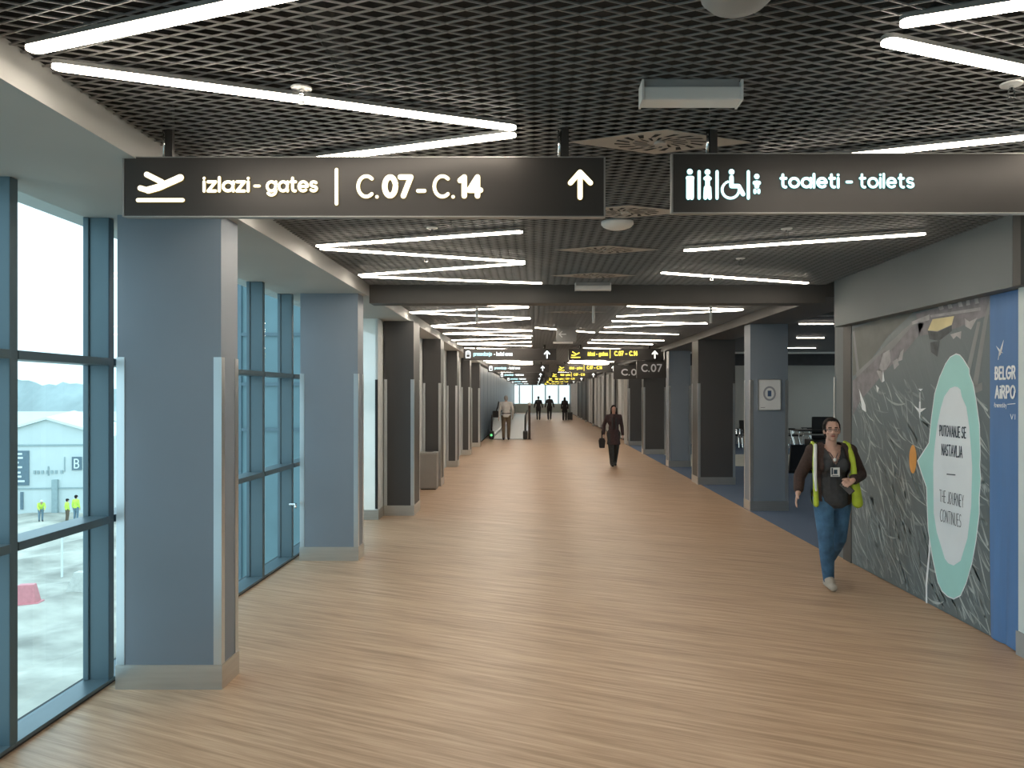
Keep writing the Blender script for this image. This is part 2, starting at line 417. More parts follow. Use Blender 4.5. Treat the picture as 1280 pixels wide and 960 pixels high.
# services in the void above the mesh
du = MB()
for y in (2.1, 6.0, 11.0): du.box(-1.7, 3.1, y, y + .45, 3.5, 3.8)
du.tube([(-.9, -1, 3.45), (-.9, 40, 3.45)], .09, 10); du.tube([(1.9, -1, 3.5), (1.9, 40, 3.5)], .12, 10)
du.build('duct', 'plenum_black', ceil)

# window-side soffit
b = MB(); b.box(-2.95, LX, -7, END, SZ, CZ + .02); b.mi = 1; b.box(-2.95, LX - .002, -7, END, CZ + .02, SLAB)
tag(b.build('trim_left', ['soffit_paint', 'plenum_black']), 'grey soffit running above the windows and columns', 'soffit', kind='structure')
b = MB(); b.box(LX, RX, 8.64, 8.90, 2.83, CZ + .02); b.mi = 1; b.box(LX, RX, 8.642, 8.898, CZ + .02, SLAB)
tag(b.build('trim_cross', ['beam_paint', 'plenum_black']), 'dark downstand beam crossing the corridor ceiling', 'beam', kind='structure')
# right side bulkhead above the mural
b = MB(); b.box(RX, 3.75, 5.26, 8.385, 2.54, CZ + .02); b.mi = 1; b.box(RX + .002, 3.75, 5.26, 8.385, CZ + .02, SLAB)
bh = tag(b.build('trim_right', ['bulkhead_paint', 'plenum_black']), 'blue grey bulkhead above the aerial mural', 'bulkhead', kind='structure')
box('end_panel', 'beam_paint', RX, 3.75, 5.17, 5.255, 2.54, SLAB, bh)
b = MB(); b.box(RX, 3.95, 8.64, 28.2, SZ, SLAB); b.box(RX, 3.75, 28.2, END, SZ, SLAB)
tag(b.build('trim_lounge', 'beam_paint'), 'dark soffit above the right hand columns', 'soffit', kind='structure')
# walls on the right
b = MB(); b.box(3.40, 3.6, 5.33, 8.70, 0, SLAB); b.box(3.6, 11.6, 8.60, 8.70, 0, SLAB)
w = b.build('wall_right', 'bulkhead_paint'); w['kind'] = 'structure'
box('door_frame', 'beam_paint', 3.385, 3.40, 8.22, 8.43, 0, 2.54, w)
box('corner_guard', 'guard_steel', 3.388, 3.401, 8.675, 8.71, 0, 2.0, w)
b = MB(); b.box(3.352, 3.75, -7, 5.325, 0, SLAB)
w = b.build('wall_near', 'pale_wall'); w['kind'] = 'structure'
sk = box('baseboard_right', 'grey_plastic', 3.34, 3.352, -7, 5.335, 0, .165); sk['kind'] = 'structure'
# lounge shell
b = MB(); b.box(3.3, 11.6, 28.2, 28.3, 0, SLAB); b.box(11.6, 11.7, 8.6, 28.3, 2.9, SLAB); b.box(11.6, 11.7, 8.6, 28.3, -.1, .12)
b.build('wall_lounge', 'lounge_wall')['kind'] = 'structure'
t = thing('window_added', None, None, (11.65, 0, 0)); t['kind'] = 'structure'  # unseen glazed side, added to let daylight into the lounge
for i in range(10):
    y_ = 8.7 + i * 1.95
    box('mullion', 'mullion', -.05, .05, y_, y_ + .07, .12, 2.9, t); box('pane', 'clear_glass', -.004, .004, y_ + .07, y_ + 1.95, .12, 2.9, t)
lc = box('ceiling_lounge', 'dark_ceiling', 3.95, 11.6, 8.7, 28.2, 2.99, 3.06); lc['kind'] = 'structure'
box('downstand', 'dark_ceiling', 3.95, 11.6, 22.4, 22.6, 2.66, 2.99, lc)
box('downstand', 'bulkhead_paint', 3.95, 11.6, 10.9, 11.1, 2.93, 2.99, lc)
# walls on the left beyond the windows
b = MB(); b.box(-2.29, -2.255, 11.08, 11.45, 0, SZ); b.box(-2.30, -2.26, 11.45, 12.2, 0, SZ); b.box(-2.32, -2.205, 12.2, 28.0, 0, SZ)
w = b.build('wall_left', 'white_wall'); w['kind'] = 'structure'
box('frosted_pane', 'frosted', -2.66, -2.291, 11.085, 11.095, .14, SZ, w)
box('pane_frame', 'mullion', -2.70, -2.66, 11.07, 11.11, 0, SZ, w)
box('baseboard_panel', 'steel', -2.66, -2.243, 11.068, 11.08, 0, .14, w)
box('baseboard_return', 'steel', -2.255, -2.243, 11.08, 11.44, 0, .14, w)
simple('handle_bar', 'black_plastic', lambda b: b.box(-2.29, -2.255, 11.05, 11.08, .16, 2.02), w)
# blue panelled wall along the moving walkway, each panel a piece
w = box('wall_walkway', 'gasket', -2.35, -2.03, 28.0, END, 0, SZ); w['kind'] = 'structure'
pb = MB(); pb.box(-2.03, -2.005, 0, 2.42, .06, 2.88); pm = None
y = 28.0
while y + 2.5 < END:
    if pm is None: o = pb.build('wall_panel', 'blue_panel', w); pm = o
    else:
        o = pm.copy(); COL.objects.link(o)
    o.location = (0, y, 0); y += 2.5
# right glazed bays further down
w = box('wall_glazed', 'beam_paint', 3.55, 3.7, 28.3, END, 0, SZ); w['kind'] = 'structure'
pb = MB(); pb.box(3.42, 3.55, 0, 1.15, .1, 2.75); pm = None
for y in (30.3, 33.0, 35.4, 37.8, 40.2, 42.6, 45.0, 47.4, 62, 65, 68, 71):
    if pm is None: o = pb.build('white_panel', 'white_wall', w); pm = o
    else: o = pm.copy(); COL.objects.link(o)
    o.location = (0, y, 0)
b = MB(); b.box(-2.8, 3.8, END, END + .1, 0, .9); b.box(-2.8, 3.8, END, END + .1, 2.9, SLAB)
w = b.build('wall_end', 'far_white'); w['kind'] = 'structure'
for i in range(5):
    box('pane', 'frosted', -2.8 + i * 1.32, -1.56 + i * 1.32, END + .04, END + .05, .9, 2.9, w); box('mullion', 'mullion', -1.56 + i * 1.32, -1.48 + i * 1.32, END, END + .1, .9, 2.9, w)
b = MB(); b.box(-2.95, 3.9, -7.1, -7, 0, SLAB)
b.build('wall_back', 'soffit_paint')['kind'] = 'structure'

# ------------------------------------------------------------------ windows on the left: bays of 0.9 m
WX, WG = -2.64, -2.785      # room face of the mullions, glass plane
mull_y = [0.33 + .9 * k for k in range(-8, 13)]
mull_y = [3.90 + .9 * k for k in range(-12, 9)]        # centres of mullions; far faces at 3.93, 4.83 ...
bays = [('window_1', 0, 12), ('window_2', 12, 16), ('window_3', 16, 20)]
def window(name, i0, i1):
    t = thing(name, None, None, (0, 0, 0)); t['kind'] = 'structure'
    ys = mull_y[i0:i1 + 1]
    mm = None
    for y in ys[:-1]:
        if mm is None:
            b = MB(); b.box(-2.775, WX, -.03, .03, 0, SZ); b.box(-2.795, -2.76, -.042, .042, .033, SZ)
            mm = b.build('mullion', 'mullion', t, bevel=.004); o = mm
        else: o = mm.copy(); COL.objects.link(o)
        o.location = (0, y, 0)
    tr = MB(); tr.box(-2.795, WX + .006, .03, .87, -.023, .023); pane = {}
    tro = None
    for y in ys[:-1]:
        for z in (1.025, 2.005):
            if tro is None: tro = tr.build('transom', 'mullion', t, bevel=.003); o = tro
            else: o = tro.copy(); COL.objects.link(o)
            o.location = (0, y, z)
        for z0, z1 in ((.03, 1.003), (1.047, 1.983), (2.027, SZ)):
            if z0 not in pane:
                b = MB(); b.quad((WG, .03, z0), (WG, .87, z0), (WG, .87, z1), (WG, .03, z1)); pane[z0] = b.build('pane', 'window_glass', t); o = pane[z0]
            else: o = pane[z0].copy(); COL.objects.link(o)
            o.location = (0, y, 0)
    b = MB(); b.box(-2.80, WX + .006, ys[0], ys[-1], 0.012, .032); b.build('sill', 'mullion', t, bevel=.003)
    b = MB(); b.box(-2.85, WX + .002, ys[0], ys[-1], -.02, .012); b.build('sill_gasket', 'gasket', t)
    return t
for n_, a_, c_ in bays: window(n_, a_, c_)
b = MB(); b.tube([(WX, 8.28, .62), (WX + .07, 8.28, .62), (WX + .09, 8.20, .60)], .014, 8)
tag(b.build('window_handle', 'chrome', None, smooth=True), 'chrome window handle beside the second column', 'handle')

# ------------------------------------------------------------------ columns
def column(d, x0, x1, depth, label, top=SZ, gz=2.03, sk=.15, guard=True, paint='column_paint'):
    t = thing('column', label, 'column', ((x0 + x1) / 2, d + depth / 2, 0), kind='thing')
    hx, hy = (x1 - x0) / 2, depth / 2
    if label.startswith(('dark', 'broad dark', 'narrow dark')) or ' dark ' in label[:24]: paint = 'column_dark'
    box('shaft', paint, -hx, hx, -hy, hy, 0, top, t)
    e = .008
    b = MB()
    b.box(-hx - e, hx + e, -hy - e, -hy, 0, sk); b.box(-hx - e, hx + e, hy, hy + e, 0, sk)
    b.box(-hx - e, -hx, -hy, hy, 0, sk); b.box(hx, hx + e, -hy, hy, 0, sk)
    b.build('skirting', 'steel', t)
    if guard:
        g, th = .045, .004
        for sx in (-1, 1):
            for sy in (-1, 1):
                b = MB()
                xa, xb = sorted((sx * hx, sx * (hx + th))); ya, yb = sorted((sy * (hy - g), sy * (hy + th)))
                b.box(xa, xb, ya, yb, sk + .001, gz)
                xa, xb = sorted((sx * (hx - g), sx * hx)); ya, yb = sorted((sy * hy, sy * (hy + th)))
                b.box(xa, xb, ya, yb, sk + .001, gz)
                b.build('corner_guard', 'guard_steel', t)
    return t
column(4.70, -2.55, -1.915, .26, 'blue grey column nearest the camera on the window side')
column(8.34, -2.54, -1.915, .26, 'blue grey column second from the camera on the window side')
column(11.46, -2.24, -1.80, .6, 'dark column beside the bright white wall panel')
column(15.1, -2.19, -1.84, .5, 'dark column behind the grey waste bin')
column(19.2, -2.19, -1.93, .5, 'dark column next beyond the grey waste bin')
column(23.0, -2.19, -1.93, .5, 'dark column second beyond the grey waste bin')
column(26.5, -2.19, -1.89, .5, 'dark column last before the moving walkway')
column(11.93, 3.35, 3.935, .34, 'blue grey column carrying the framed white notice')
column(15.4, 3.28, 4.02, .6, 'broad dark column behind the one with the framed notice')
column(19.2, 3.36, 3.9, .4, 'blue grey column beside the C.07 gate board')
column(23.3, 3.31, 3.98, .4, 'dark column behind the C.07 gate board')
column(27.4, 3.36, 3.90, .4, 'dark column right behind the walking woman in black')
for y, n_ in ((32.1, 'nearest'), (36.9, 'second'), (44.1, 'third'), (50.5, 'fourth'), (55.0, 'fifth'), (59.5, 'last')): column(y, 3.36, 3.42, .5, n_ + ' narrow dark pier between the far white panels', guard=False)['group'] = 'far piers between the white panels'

# ------------------------------------------------------------------ linear ceiling lights
LZ = CH + 1.20
def light_parts(t, L):
    def rim(w, e): return [(-L / 2 - e + w + w * math.cos(a), w * math.sin(a)) for a in [math.pi / 2 + math.pi * i / 8 for i in range(9)]] + [(L / 2 + e - w + w * math.cos(a), w * math.sin(a)) for a in [-math.pi / 2 + math.pi * i / 8 for i in range(9)]]
    b = MB(); b.ngon_prism([(x, y, -.013) for x, y in rim(.028, 0)], (0, 0, .0095)); b.build('diffuser', 'led', t)
    b = MB(); b.ngon_prism([(x, y, -.0035) for x, y in rim(.0285, .001)], (0, 0, .016)); b.build('housing', 'light_housing', t)
protos = {}
def strip(p, q, label, group=None):
    p, q = Vector(p), Vector(q); L = round((q - p).length, 2); c = (p + q) / 2; a = math.atan2(q.y - p.y, q.x - p.x)
    if L in protos:
        t = copy_tree(protos[L])
        for k in ('label', 'group'):
            if k in t: del t[k]
        tag(t, label, 'ceiling light', group); t.location = (c.x, c.y, LZ); t.rotation_euler = (0, 0, a)
    else:
        t = thing('linear_ceiling_light', label, 'ceiling light', (c.x, c.y, LZ), a, group); light_parts(t, L); protos[L] = t
    return t
l, r = -1.75, -.085
strip((l, 2.66), (-.30, 2.13), 'LED strip light cut off by the top left of the picture')
strip((l, 2.79), (r, 3.437), 'LED strip light running down from the upper left to above the gates sign')
strip((r, 3.52), (l, 4.13), 'LED strip light whose left half vanishes behind the gates sign')
strip((l, 4.22), (r, 4.60), 'LED strip light hidden behind the gates sign, nearer one', None)
strip((r, 4.68), (l, 4.98), 'LED strip light hidden behind the gates sign, farther one')
strip((l, 6.17), (r, 5.62), 'first LED strip light visible below the gates sign')
strip((l, 6.27), (r, 6.90), 'second LED strip light visible below the gates sign')
strip((l, 7.66), (r, 6.97), 'third LED strip light visible below the gates sign')
strip((l, 7.75), (.08, 8.22), 'LED strip light just in front of the cross beam on the window side')
a, c = 1.175, 2.90
strip((a, 2.47), (c, 1.81), 'LED strip light at the top right edge of the picture')
strip((a, 2.59), (c, 3.24), 'LED strip light below the topmost one at the upper right')
strip((a, 3.985), (c, 3.32), 'LED strip light cut by the top edge of the toilets sign')
strip((a, 4.4), (c, 4.9), 'LED strip light hidden behind the toilets sign')
strip((1.236, 6.354), (2.898, 5.695), 'LED strip light alone below the toilets sign')
strip((1.24, 7.51), (2.92, 8.21), 'LED strip light just in front of the cross beam near the mural')
gl, gr = 'LED strips beyond the beam on the window side', 'LED strips beyond the beam on the right'
VL = [(-1.49, 9.9), (-.08, 10.45), (-1.80, 11.14), (-.07, 12.0), (-1.78, 13.35), (-.07, 12.9), (-1.78, 13.5), (-.05, 14.3), (-1.77, 15.0), (-.04, 15.6), (-1.8, 16.8), (-.07, 16.1), (-1.79, 17.9), (-.07, 17.3), (-1.79, 18.1), (-.07, 18.8)]
ORD = ['first', 'second', 'third', 'fourth', 'fifth', 'sixth', 'seventh', 'eighth', 'ninth', 'tenth', 'eleventh', 'twelfth', 'thirteenth', 'fourteenth', 'fifteenth', 'sixteenth']
VS = [(VL[i], VL[i + 1]) for i in range(len(VL) - 1) if i not in (4, 5, 9, 11)] + [((-1.78, 16.85), (-.07, 16.1))]
VS.sort(key=lambda e: e[0][1] + e[1][1])
for i, (p, q) in enumerate(VS):
    e = .03 if q[1] > p[1] else -.03
    strip((p[0], p[1] + e, 0), (q[0], q[1] - e, 0), ORD[i] + ' LED strip beyond the cross beam, window side zigzag', gl)
VR = [((1.54, 9.7), (2.93, 10.02)), ((1.25, 10.34), (2.92, 10.75)), ((1.25, 11.7), (2.92, 10.83)), ((1.25, 12.4), (2.9, 12.9)), ((1.24, 13.6), (2.85, 12.75)),
      ((1.24, 14.6), (2.85, 15.2)), ((1.25, 16.7), (2.85, 16.9)), ((1.22, 17.6), (2.8, 18.2))]
for i, (p, q) in enumerate(VR): strip((*p, 0), (*q, 0), ORD[i] + ' LED strip beyond the cross beam, right side zigzag', gr)
y, s = 19.6, 1
while y < 74:
    strip((-1.78, y + (0 if s > 0 else .7), 0), (-.07, y + (.7 if s > 0 else 0), 0), 'small far LED strip light over the moving walkway', 'far LED strips over the walkway')
    strip((1.25, y + (0 if s > 0 else .7), 0), (2.88, y + (.7 if s > 0 else 0), 0), 'small far LED strip light over the far corridor', 'far LED strips over the far corridor')
    y += .75 if y < 28 else 1.5; s = -s
strip((.02, 13.65, 0), (1.15, 14.75, 0), 'LED strip light joining both zigzags beyond the beam')
# lounge lights
for i, (x, y, lab) in enumerate(((4.6, 12.55, 'white linear light over the lounge beside the mural bulkhead'), (5.6, 15.6, 'smaller white linear light over the lounge behind the notice column'))):
    strip((x - .28, y, 0), (x + .28, y, 0), lab).location.z = 2.965
for x, y, n_ in ((6.4, 19, 'over the black gate desk'), (8.5, 14, 'deep in the lounge behind the mural wall'), (8.5, 24.6, 'before the pale back wall'), (10.2, 17, 'at the far side')):  # extra strips added to light the lounge
    strip((x - .55, y, 0), (x + .55, y, 0), 'linear light added over the seating lounge ' + n_, 'added lounge lights').location.z = 2.965
b = MB(); b.bar((4.2, 21.0, 2.95), (11.2, 21.0, 2.95), .05, .05)
tag(b.build('light_track', 'white_plastic'), 'thin pale track across the dark lounge ceiling', 'track')

# ------------------------------------------------------------------ diffusers, sprinklers, small ceiling devices
def swirl(y, label):
    t = thing('air_diffuser', label, 'air diffuser', (.61, y, CZ - .006))
    A, B = .44, .18
    b = MB(); b.ngon_prism([(-A, 0, 0), (0, -B, 0), (A, 0, 0), (0, B, 0)], (0, 0, .004)); b.build('plate', 'diffuser_grey', t)
    s = MB(); k = .55
    for i in range(16):
        a0 = 2 * math.pi * i / 16
        for r0, r1, sw in ((.26, .55, .25), (.62, .92, .2)):
            p = [(k * A * r0 * math.cos(a0), k * B * 1.35 * r0 * math.sin(a0)), (k * A * r1 * math.cos(a0 + sw), k * B * 1.35 * r1 * math.sin(a0 + sw)),
                 (k * A * r1 * math.cos(a0 + sw + .14), k * B * 1.35 * r1 * math.sin(a0 + sw + .14)), (k * A * r0 * math.cos(a0 + .16), k * B * 1.35 * r0 * math.sin(a0 + .16))]
            s.poly([(u, v, -.0015) for u, v in reversed(p)])
    s.build('slots', 'plenum_black', t)
    s = MB(); s.lathe([(.03, 0), (.03, -.01), (.012, -.014)], (0, 0, -.001), 14); s.build('hub', 'diffuser_grey', t)
swirl(3.73, 'rhombic swirl air diffuser above the gap between the two near signs')
swirl(5.15, 'rhombic swirl air diffuser seen through the gap between the near signs')
swirl(6.50, 'rhombic swirl air diffuser third along the ceiling centre')
swirl(7.90, 'rhombic swirl air diffuser next to the beam')
swirl(11.4, 'rhombic swirl air diffuser beyond the beam')
def sprinkler(x, y, label):
    t = thing('sprinkler', label, 'sprinkler', (x, y, CZ))
    b = MB(); b.lathe([(.042, -.004), (.040, -.010), (.018, -.013)], (0, 0, 0), 18); b.build('escutcheon', 'white_plastic', t)
    b = MB(); b.tube([(0, 0, -.01), (0, 0, -.03)], .009, 8); b.tube([(-.012, 0, -.03), (-.012, 0, -.062)], .003, 6); b.tube([(.012, 0, -.03), (.012, 0, -.062)], .003, 6)
    b.lathe([(.016, -.062), (.016, -.066)], (0, 0, 0), 12); b.build('nozzle', 'chrome', t)
for x, y, lab in ((-.93, 3.07, 'sprinkler beside the long strip light at upper left'), (1.88, 3.03, 'sprinkler at the right edge below the strip light'),
                  (1.86, 5.67, 'sprinkler above the lone strip light under the toilets sign'), (1.85, 6.9, 'sprinkler under the lone strip light'),
                  (1.81, 7.85, 'sprinkler touching the strip light before the beam'), (-.75, 5.64, 'sprinkler over the first strip light below the gates sign'),
                  (-.95, 6.75, 'sprinkler under the second strip light below the gates sign')): sprinkler(x, y, lab)
def emergency(x, y, label):
    t = thing('emergency_light', label, 'emergency light', (x, y, CZ))
    b = MB(); b.box(-.185, .185, -.03, .03, -.035, 0); b.build('mounting_box', 'grey_plastic', t, bevel=.004)
    b = MB(); b.box(-.19, .19, -.045, .045, -.088, -.036); b.build('lamp_body', 'white_plastic', t, bevel=.006)
    for s in (-1, 1):
        b = MB(); b.box(s * .192 - .004, s * .192 + .004, -.05, .05, -.09, -.01); b.build('end_cap', 'white_plastic', t)
emergency(.612, 3.02, 'white emergency light box above the toilets sign')
emergency(.64, 8.42, 'white emergency light box hung just before the cross beam')
b = MB(); b.lathe([(.115, 0), (.115, -.018), (.10, -.035), (.06, -.05), (.01, -.055)], (.59, 5.47, CZ), 28)
tag(b.build('wireless_router', 'white_plastic', smooth=True), 'white shallow dome under the ceiling between the two signs', 'dome')
b = MB(); b.lathe([(.11, 0), (.11, -.015), (.085, -.04), (.03, -.05)], (.62, 2.345, CZ), 28)
tag(b.build('smoke_detector', 'grey_plastic', smooth=True), 'grey round detector cut by the top edge of the picture', 'detector')
for x, lab in ((-.71, 'thin white rod hanging amid the strip lights on the window side'), (.73, 'thin white rod hanging alone below the beam at mid ceiling'), (2.18, 'thin white rod hanging before the notice column')):
    b = MB(); b.tube([(x, 9.5, CZ), (x, 9.5, 2.685)], .016, 10); b.lathe([(.035, 0), (.035, -.012)], (x, 9.5, CZ), 12)
    tag(b.build('hanging_rod', 'white_plastic'), lab, 'rod')
t = thing('exit_box', 'grey hanging box with a white arrow in front of the distant signs', 'exit sign', (.58, 14.0, 2.9))
box('panel', 'grey_plastic', -.18, .18, -.03, .03, -.13, .14, t, .004)
b = MB(); put_strokes(b, [[(-.10, 0), (.02, 0)], [(-.05, .05), (-.10, 0), (-.05, -.05)]], lambda a, c: Vector((a - .03, -.032, c)), .02); b.build('arrow', 'white_print', t)
box('light_bar', 'white_plastic', -.24, .12, -.04, .02, -.17, -.135, t)

# ------------------------------------------------------------------ overhead signs
def hangers(t, xs, z0, z1, y=0.0):
    for x in xs:
        g = thing('hanger', None, None); g.parent = t; g.location = (x, y, 0)
        b = MB(); b.tube([(-.016, 0, z0), (-.016, 0, CZ - .0 + .03 - t.location.z)], .0085, 8); b.build('rod', 'chrome', g, smooth=True)
        b = MB(); b.box(-.008, .026, -.012, .012, z0, z1 + .12); b.build('bracket', 'sign_panel', g)
SD = 3.58
def px_frame(d, loc):
    def fr(a, b): return atd(a, b, d) - Vector(loc)
    return fr
def sign_text(t, d, pieces, mat, loc, off=.004, glow=None):
    k = d / F; res = []
    for s, x0, x1, base, cap, w in pieces:
        p = atd(x0, base, d) - Vector(loc); p.y = -off
        st, tw = text_strokes(s); wm = w * k; kx, ky = ((x1 - x0) * k - wm) / max(tw, 1e-3), cap * k - wm; xx = 0
        for ch in s:
            gw, gs = GL[ch]
            if gs:
                o2 = p + Vector((wm / 2 + xx * kx, 0, wm / 2)); b = MB()
                put_strokes(b, [[(a * kx, c * ky) for a, c in q] for q in gs], lambda a, c: Vector((a, 0, c)), wm)
                o = b.build('letter' if ch.isalpha() else 'numeral' if ch.isdigit() else 'mark', mat, t, loc=o2)
                if glow:
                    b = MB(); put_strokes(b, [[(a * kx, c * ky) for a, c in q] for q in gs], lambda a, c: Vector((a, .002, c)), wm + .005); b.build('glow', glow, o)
            xx += gw + .24
def icon(t, d, strokes, mat, loc, off=.004, glow=None):
    k = d / F
    for nm, grp in strokes:
        g = None
        for m_, of_, gr in ((mat, off, 0), (glow, off - .002, .005)):
            if not m_: continue
            b = MB()
            for q, w in grp: put_strokes(b, [q], lambda a, c: Vector(((a - VX) * k - loc[0], -of_, CH + (VY - c) * k - loc[2])), w * k + gr)
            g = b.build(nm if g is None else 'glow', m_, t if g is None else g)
k = SD / F
# gates sign
xc = ((155 + 755) / 2 - VX) * k; zc = CH + (VY - 233.5) * k; loc = (xc, SD, zc)
t = thing('overhead_sign', 'long dark hanging sign reading izlazi - gates C.07 - C.14, nearest the camera', 'sign', loc)
hw, hh = 300 * k, 36.5 * k
box('panel', 'sign_panel', -hw, hw, 0, .03, -hh, hh, t)
b = MB()
for s in (-1, 1): b.box(s * (hw + .003) - .004, s * (hw + .003) + .004, -.003, .033, -hh - .003, hh + .003)
b.box(-hw, hw, -.003, .033, -hh - .006, -hh); b.box(-hw, hw, -.003, .033, hh, hh + .004)
b.build('edge_frame', 'sign_edge', t)
hangers(t, [(208 - VX) * k - xc, (704 - VX) * k - xc], hh, hh + .13, .015)
plane = [([(176, 235.5), (186, 238.5)], 6.5), ([(186, 238), (199, 234.5), (226, 222.5)], 8.5), ([(184, 218.5), (203, 228)], 6.5), ([(196, 224.5), (206, 231)], 6), ([(173, 250.5), (229, 250.5)], 4.6)]
bar = [([(421, 212.5), (421, 255)], 4.2)]
arrow = [([(725, 216), (725, 247)], 6), ([(713, 229), (725, 215.5), (738, 229)], 6)]
words = [('izlazi', 254, 313, 241, 20, 3.6), ('-', 317, 327, 239.5, 17, 3.2), ('gates', 333, 398, 241, 20, 3.4),
         ('C.', 446, 476, 248.5, 30, 4.2), ('07', 478, 517, 248.5, 30, 6.6), ('-', 520, 534, 249, 26, 4.6), ('C.', 541, 571, 248.5, 30, 4.2), ('14', 572, 604, 248.5, 30, 6.6)]
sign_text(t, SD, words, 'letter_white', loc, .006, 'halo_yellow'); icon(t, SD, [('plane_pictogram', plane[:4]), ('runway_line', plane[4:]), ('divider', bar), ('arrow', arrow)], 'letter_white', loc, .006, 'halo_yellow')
# toilets sign
x0, x1 = 841, 1440; xc = ((x0 + x1) / 2 - VX) * k; zc = CH + (VY - 229) * k; loc = (xc, SD, zc)
t = thing('overhead_sign', 'dark hanging sign reading toaleti - toilets with white pictograms', 'sign', loc)
hw = (x1 - x0) / 2 * k
box('panel', 'sign_panel', -hw, hw, 0, .03, -hh, hh, t)
b = MB()
for s in (-1, 1): b.box(s * (hw + .003) - .004, s * (hw + .003) + .004, -.003, .033, -hh - .003, hh + .003)
b.box(-hw, hw, -.003, .033, -hh - .006, -hh); b.box(-hw, hw, -.003, .033, hh, hh + .004)
b.build('edge_frame', 'sign_edge', t)
hangers(t, [(890 - VX) * k - xc, (1388 - VX) * k - xc], hh, hh + .13, .015)
pic = [([(862, 215), (862.1, 215)], 7), ([(860.2, 224), (860.2, 247.5)], 5), ([(864.4, 224), (864.4, 247.5)], 5), ([(859.6, 223), (865, 223)], 5),
       ([(873.6, 215), (873.6, 248)], 3.6),
       ([(884, 215.5), (884.1, 215.5)], 7), ([(881.6, 223.5), (886.6, 223.5)], 5), ([(884.1, 222), (884.1, 232)], 5.5), ([(882, 235), (881.4, 247.5)], 4.8), ([(886.2, 235), (886.8, 247.5)], 4.8),
       ([(896, 215), (896, 248)], 3.6),
       ([(914, 215.3), (914.1, 215.3)], 7), ([(914, 222), (914, 233), (923, 233), (928.5, 243)], 5.2), (arc(913, 237, 10.5, 10.5, 235, -75, 14) and [(913 + 10.5 * math.cos(math.radians(v)), 237.5 + 10.5 * math.sin(math.radians(v))) for v in range(-10, 251, 13)], 3.0),
       ([(935, 215), (935, 248)], 3.6),
       ([(945.5, 221), (945.6, 221)], 6.5), ([(943, 229), (948.2, 229)], 5), ([(943.2, 238), (943.2, 241)], 3.6), ([(948, 238), (948, 241)], 3.6), ([(945.6, 229), (945.6, 233)], 6)]
words = [('toaleti', 974, 1049, 236, 19, 3.3), ('-', 1056, 1066, 234.5, 17, 3.2), ('toilets', 1073, 1142, 236, 19, 2.9)]
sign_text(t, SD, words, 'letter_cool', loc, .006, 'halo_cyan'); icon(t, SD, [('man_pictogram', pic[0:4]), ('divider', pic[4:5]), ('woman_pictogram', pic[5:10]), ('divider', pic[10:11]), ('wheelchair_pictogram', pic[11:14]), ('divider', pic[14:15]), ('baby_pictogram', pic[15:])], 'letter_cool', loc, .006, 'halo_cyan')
# distant pairs of signs
def far_sign(d, kind, label, group=None):
    h, w = .28, 2.28; z = 2.79
    x = -.60 if kind == 'hotel' else 1.98
    t = thing('overhead_sign', label, 'sign', (x, d, z), group=group)
    box('panel', 'sign_panel', -w / 2, w / 2, 0, .1, -h / 2, h / 2, t)
    hangers(t, [-.85, .85], h / 2, h / 2 + .1, .05)
    b = MB(); ux, uz = (1, 0, 0), (0, 0, 1)
    if kind == 'gates':
        P = lambda u: Vector((-w / 2 + u, -.004, -.035))
        write(b, 'izlazi - gates', P(.47), ux, uz, .50, .105, .02)
        put_strokes(b, [[(.08, .02), (.14, .01), (.26, .075)], [(.10, .10), (.18, .05)], [(.07, -.035), (.28, -.035)]], lambda a, c: P(a) + Vector((0, 0, c)), .028)
        b.build('lettering', 'letter_yellow', t); b = MB()
        write(b, 'C.07 - C.14', P(1.12), ux, uz, .58, .125, .026)
        put_strokes(b, [[(1.02, -.05), (1.02, .15)]], lambda a, c: P(a) + Vector((0, 0, c)), .018)
        b.build('gate_numbers', 'letter_yellow', t); b = MB()
        put_strokes(b, [[(2.12, -.05), (2.12, .11)], [(2.06, .05), (2.12, .115), (2.18, .05)]], lambda a, c: P(a) + Vector((0, 0, c)), .03)
        b.build('arrow', 'letter_white', t)
    else:
        P = lambda u: Vector((-w / 2 + u, -.004, -.035))
        write(b, 'presedanje', P(.24), ux, uz, .46, .10, .019); b.build('lettering', 'letter_cyan', t); b = MB()
        write(b, '- hotel area', P(.74), ux, uz, .46, .10, .019)
        b.build('translation', 'letter_cool', t); b = MB()
        put_strokes(b, [[(.06, -.04), (.06, .10), (.16, .10), (.16, -.04), (.06, -.04)], [(.09, .12), (.13, .12)], [(.085, .05), (.135, .05)]], lambda a, c: P(a) + Vector((0, 0, c)), .022)
        put_strokes(b, [[(2.05, -.05), (2.05, .11)], [(1.99, .05), (2.05, .115), (2.11, .05)]], lambda a, c: P(a) + Vector((0, 0, c)), .03)
        b.build('pictogram', 'letter_cool', t)
far_sign(18.9, 'hotel', 'distant dark sign with cyan lettering, the largest one'); far_sign(18.9, 'gates', 'distant dark sign with yellow gate lettering, the largest one')
far_sign(28.8, 'hotel', 'smaller cyan lettered sign just below the largest distant one'); far_sign(28.8, 'gates', 'smaller yellow lettered sign just below the largest distant one')
for d, n_ in ((38.6, 'third'), (48.4, 'fourth'), (58.0, 'fifth'), (68, 'last')):
    far_sign(d, 'hotel', n_ + ' of the distant cyan lettered signs over the walkway', 'tiny far cyan signs'); far_sign(d, 'gates', n_ + ' of the distant yellow lettered signs', 'tiny far yellow signs')
